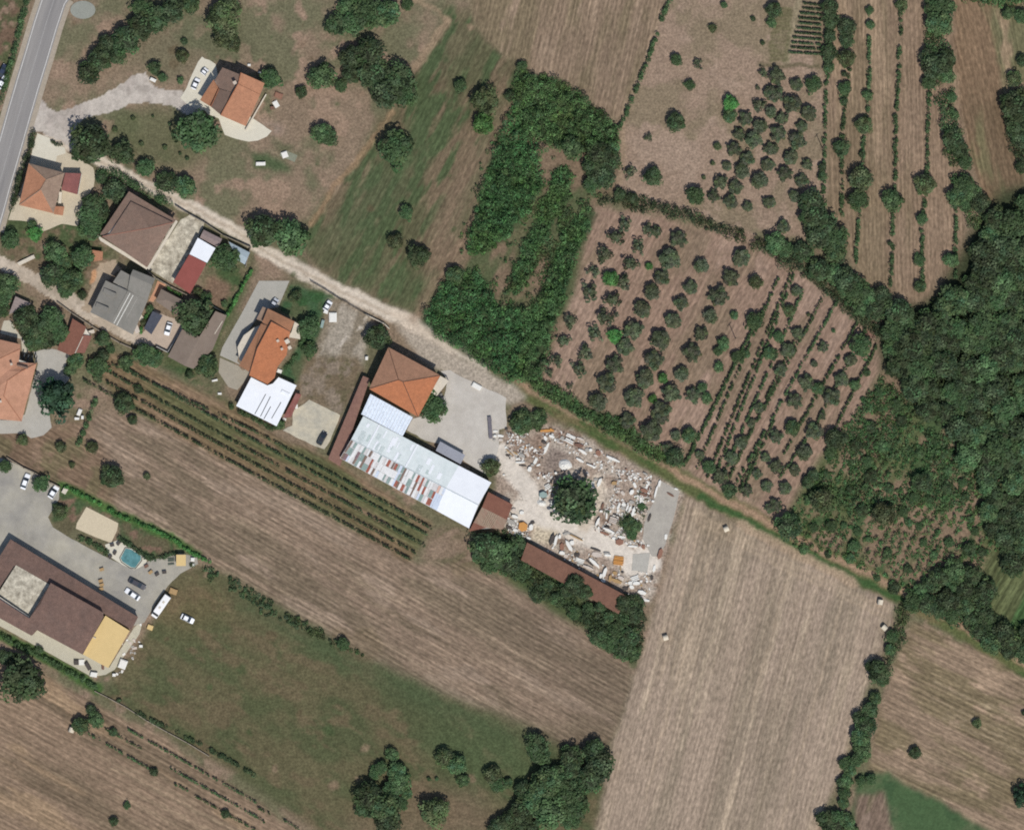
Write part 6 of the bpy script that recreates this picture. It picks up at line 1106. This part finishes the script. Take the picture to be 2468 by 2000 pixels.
for i, y in enumerate((410, 440, 490)):
    simple('sun_lounger', 'dark green sun lounger beside the yellow gazebo, %s one' % ('northern', 'middle', 'southern')[i], 'sun lounger', 'zN', 1690, y, [('seat', flat('dark green canvas', C(96, 104, 92)), [(0, 0, .3, .38, 1.9, .45)]), ('leg', M_WALLG, [(-.7, 0, 0, .3, .06, .4)]), ('leg', M_WALLG, [(.7, 0, 0, .3, .06, .4)])], .1, 'sun loungers by the gazebo')
def table(label, f, x, y, rz, c, chairs=4):
    o = simple('garden_table', label, 'table', f, x, y, [('tabletop', c, [(0, 0, .7, .76, 1.3, .9)])] + [('leg', M_WALLG, [(sx * .5, sy * .35, 0, .7, .06, .06)]) for sx in (-1, 1) for sy in (-1, 1)], rz)
table('brown garden table closest to the pool deck', 'zN', 1320, 520, .5, M_RUST); table('dark garden table east of the pool between two others', 'zN', 1480, 640, .6, M_DST); table('pale brown garden table west of the dark one', 'zN', 1385, 610, .7, M_WD); table('small dark table near the end of the plaza', 'zN', 1590, 610, .1, M_DST)
table('dark bench table west of the pool', 'zN', 850, 320, 1.1, M_DST); table('dark table at the top of the pool deck', 'zN', 905, 180, .9, M_DST); table('small green-grey table beside the planting bed', 'zN', 780, 380, .9, M_DST); table('dark table by the sand court corner', 'zN', 810, 205, .2, M_DST)
for i, (x, y) in enumerate(((655, 570), (640, 740), (655, 800), (650, 860))): table('small brown crate table on the plaza, %s of four in a line' % ordn[i], 'zN', x, y, .3, M_WD)
def jumble(name, label, cat, f, spots, seed, zone=None):
    o = thing(name, label, cat, (*P(f, spots[0][0], spots[0][1]), .05)); r = random.Random(seed); bx, by = P(f, spots[0][0], spots[0][1]); s = FR[f][2] * PPM
    for x, y, lx, ly, h, m in spots:
        px, py = P(f, x, y); b = MB(); b.box(px - bx, py - by, 0, h, lx / s, ly / s, r.uniform(-.5, .5), jit=.05); b.obj('piece', m, o)
for i, (f, x, y, lx, ly, dg, mt, lb) in enumerate([('zP', 1340, 700, 150, 190, 0, M_WST, 'large white cube crate on the gravel plot'), ('zP', 1200, 590, 90, 60, 20, M_WST, 'white box just below the half hidden white car'), ('zP', 1130, 830, 60, 160, 14, M_TEAL, 'pale green upright sheet at the edge of the garden trees'), ('zP', 2005, 1510, 50, 70, 0, M_WST, 'small white tank at the east side of the gravel plot'),
        ('zA', 1770, 880, 80, 110, -30, M_WST, 'white garden table set east of the villa'), ('zA', 1810, 740, 130, 90, 20, M_RST, 'terracotta pile east of the villa'), ('zA', 1710, 940, 60, 50, 0, M_RUST, 'rusty barrel south of the white garden table'), ('zA', 1340, 250, 50, 40, 0, M_WST, 'white stone north of the villa'), ('zA', 1540, 390, 120, 30, 30, M_WST, 'white bench behind the villa'),
        ('t10', 230, 1290, 50, 50, -20, M_WST, 'white plastic tank on the small mown pad'), ('t10', 30, 1365, 80, 30, 0, M_WST, 'white stone heap south of the villa'), ('t00', 1275, 668, 50, 26, 25, M_WST, 'white boulder at the driveway bend'),
        ('zG', 1280, 1560, 60, 110, 20, M_WST, 'white plastic chairs beside the tall conifer'), ('zG', 1240, 1660, 80, 40, 0, M_WST, 'white low table beside the hedge strip'), ('zG', 1330, 1640, 40, 60, 0, M_WST, 'white chair near the hedge strip'),
        ('t02', 540, 630, 40, 50, 30, M_PALE, 'yellowish sack at the north tip of the bright hedge'), ('zJ', 1550, 990, 60, 50, 20, M_YEL, 'yellow sandbox outside the plaza wall'), ('zJ', 1990, 290, 40, 40, 0, M_WST, 'white pot east of the yellow gazebo, northern one'), ('zJ', 1998, 345, 30, 30, 0, M_WST, 'white pot east of the yellow gazebo, southern one'), ('zJ', 1270, 1370, 80, 90, 20, M_WST, 'white scrap frame on the grass by the yellow roof'), ('zJ', 845, 1350, 60, 60, 0, M_WST, 'white water tank on the rear apron'), ('zJ', 790, 1350, 50, 50, 0, M_DST, 'dark drum beside the white water tank'), ('zJ', 910, 1390, 40, 90, -30, M_DST, 'dark metal frame on the rear apron'), ('zJ', 970, 1475, 70, 50, 10, M_WST, 'white basin at the end of the rear apron'), ('zJ', 1065, 1400, 24, 50, 0, M_RUST, 'red gas bottle under the yellow roof'), ('zJ', 1790, 620, 80, 60, 20, M_WD, 'wooden pallet pile behind the camper van'), ('zJ', 1455, 1185, 36, 30, 0, M_WST, 'white stone on the grass east of the yellow roof'), ('zJ', 1180, 1480, 36, 30, 0, M_WST, 'white stone south of the yellow roof'),
        ('zH', 1780, 670, 120, 60, 30, M_WST, 'white sack pile on the north rim of the works yard'), ('zH', 1330, 820, 90, 120, -20, M_GRY, 'dark grey water tank beside the tree at the pyramid roofed house'), ('zH', 430, 320, 30, 50, 0, M_WST, 'white plastic drum outside the north wall of the marked house'),
        ('zF', 1020, 800, 60, 70, 0, M_WST, 'white tank beside the narrow lean-to'), ('zF', 840, 1000, 60, 40, 20, M_WST, 'white sink below the narrow lean-to'), ('zF', 760, 230, 80, 60, 20, M_WST, 'white garden furniture at the corner of the white shed'), ('zE', 120, 1580, 90, 30, -10, M_WST, 'white bench on the grass west of the beige driveway'), ('t01', 1830, 1550, 30, 20, 0, M_WST, 'white stone on the grass by the vineyard hedge'),
        ('zG', 1460, 270, 130, 60, -15, M_PALE, 'pinkish roofed kennel behind the red double shed'), ('zG', 90, 1660, 170, 50, 0, M_DST, 'dark doormat terrace south of the salmon roof'), ('t01', 220, 440, 150, 30, -26, M_PALE, 'pinkish stone bench on the north side of the lane'), ('zD', 940, 990, 80, 110, -30, M_PALE, 'cream rounded boulder beside the canopy'), ('zD', 860, 1150, 80, 150, -20, M_PNK, 'big pinkish rock at the corner of the grey roofed house')]):
    px, py = P(f, x, y); s = FR[f][2] * PPM; lx /= s; ly /= s; h = ri.uniform(.5, 1.2) if lx * ly > .3 else .4
    b = MB(); b.box(0, 0, 0, h * .8, lx, ly, 0, jit=.06); b.box(0, 0, h * .8, h, lx * .86, ly * .86, 0, jit=.05)
    w_ = [w for w in lb.split() if w in ('crate', 'box', 'sheet', 'tank', 'table', 'pile', 'barrel', 'stone', 'bench', 'heap', 'boulder', 'chairs', 'chair', 'sack', 'sandbox', 'pot', 'frame', 'drum', 'basin', 'bottle', 'sink', 'furniture', 'kennel', 'doormat', 'rock')][0]
    w_ = {'chairs': 'chair', 'pile': 'crate_pile' if 'pallet' in lb else 'sack_heap' if 'sack' in lb else 'rubble_heap', 'doormat': 'terrace_mat', 'furniture': 'garden_bench', 'bottle': 'gas_bottle', 'sheet': 'sheet_panel', 'frame': 'metal_frame', 'sack': 'sack'}.get(w_, w_)
    o = b.obj(w_, m if (m := mt) else M_WST); o.location = (px, py, .05); o.rotation_euler = (0, 0, R(-dg)); tag(o, lb, w_.replace('_', ' '))
o = thing('flatbed_trailer', 'narrow dark grey flatbed trailer standing on the grey works yard', 'trailer', (*P('zH', 1945, 1175), .06), R(90 + 4))
m = MB(); m.box(0, 0, .6, .8, 6.6, 1.1); m.obj('bed', flat('dark trailer bed', C(116, 112, 118)), o)
for sx in (-1, 1):
    for sy in (-1, 1): m = MB(); m.tube((sx * 2.2, sy * .45, .32), (sx * 2.2, sy * .62, .32), .32, .32, 10); m.obj('wheel', M_TYRE, o)
o = thing('parasol', 'white pointed garden parasol shading the north terrace corner of the salmon house', 'parasol', (*P('zG', 420, 440), .05))
m = MB(); m.tube((0, 0, 0), (0, 0, 2.4), .04, .04, 6); m.obj('pole', M_WALLG, o); m = MB(); m.tube((0, 0, 2.0), (0, 0, 2.5), 1.0, .03, 8); m.obj('canopy', M_PALE, o)

# ================================================================ LABELS OF REPEATED THINGS
from collections import defaultdict
zones = defaultdict(list)
for r_ in REG: zones[(r_[1], r_[2])].append(r_)
def inz(z): return z if z.startswith('the ') else 'the ' + z
for (d, z), L in zones.items():
    if len(L) == 1: L[0][0]['label'] = '%s of %s' % (d, inz(z)) if 'side' in z else '%s in %s' % (d, inz(z)); continue
    if len(L) <= 9:
        L.sort(key=lambda r: r[3])
        for i, r in enumerate(L): r[0]['label'] = '%s in %s, %s' % (d, inz(z), 'westernmost' if i == 0 else 'easternmost' if i == len(L) - 1 else ordn[i] + ' from the west')
    else:
        L.sort(key=lambda r: -r[4]); nr = max(2, round(len(L) / 7)); per = math.ceil(len(L) / nr)
        for j in range(0, len(L), per):
            row = sorted(L[j:j + per], key=lambda r: r[3]); k = j // per
            for i, r in enumerate(row): r[0]['label'] = '%s in %s, %s from west, row %s from north' % (d if len(d.split() + inz(z).split()) < 9 else d.replace('broadleaf ', ''), inz(z), ordn[i], ['one', 'two', 'three', 'four', 'five', 'six', 'seven', 'eight', 'nine', 'ten', 'eleven', 'twelve', 'thirteen', 'fourteen', 'fifteen', 'sixteen', 'seventeen', 'eighteen', 'nineteen', 'twenty'][k])
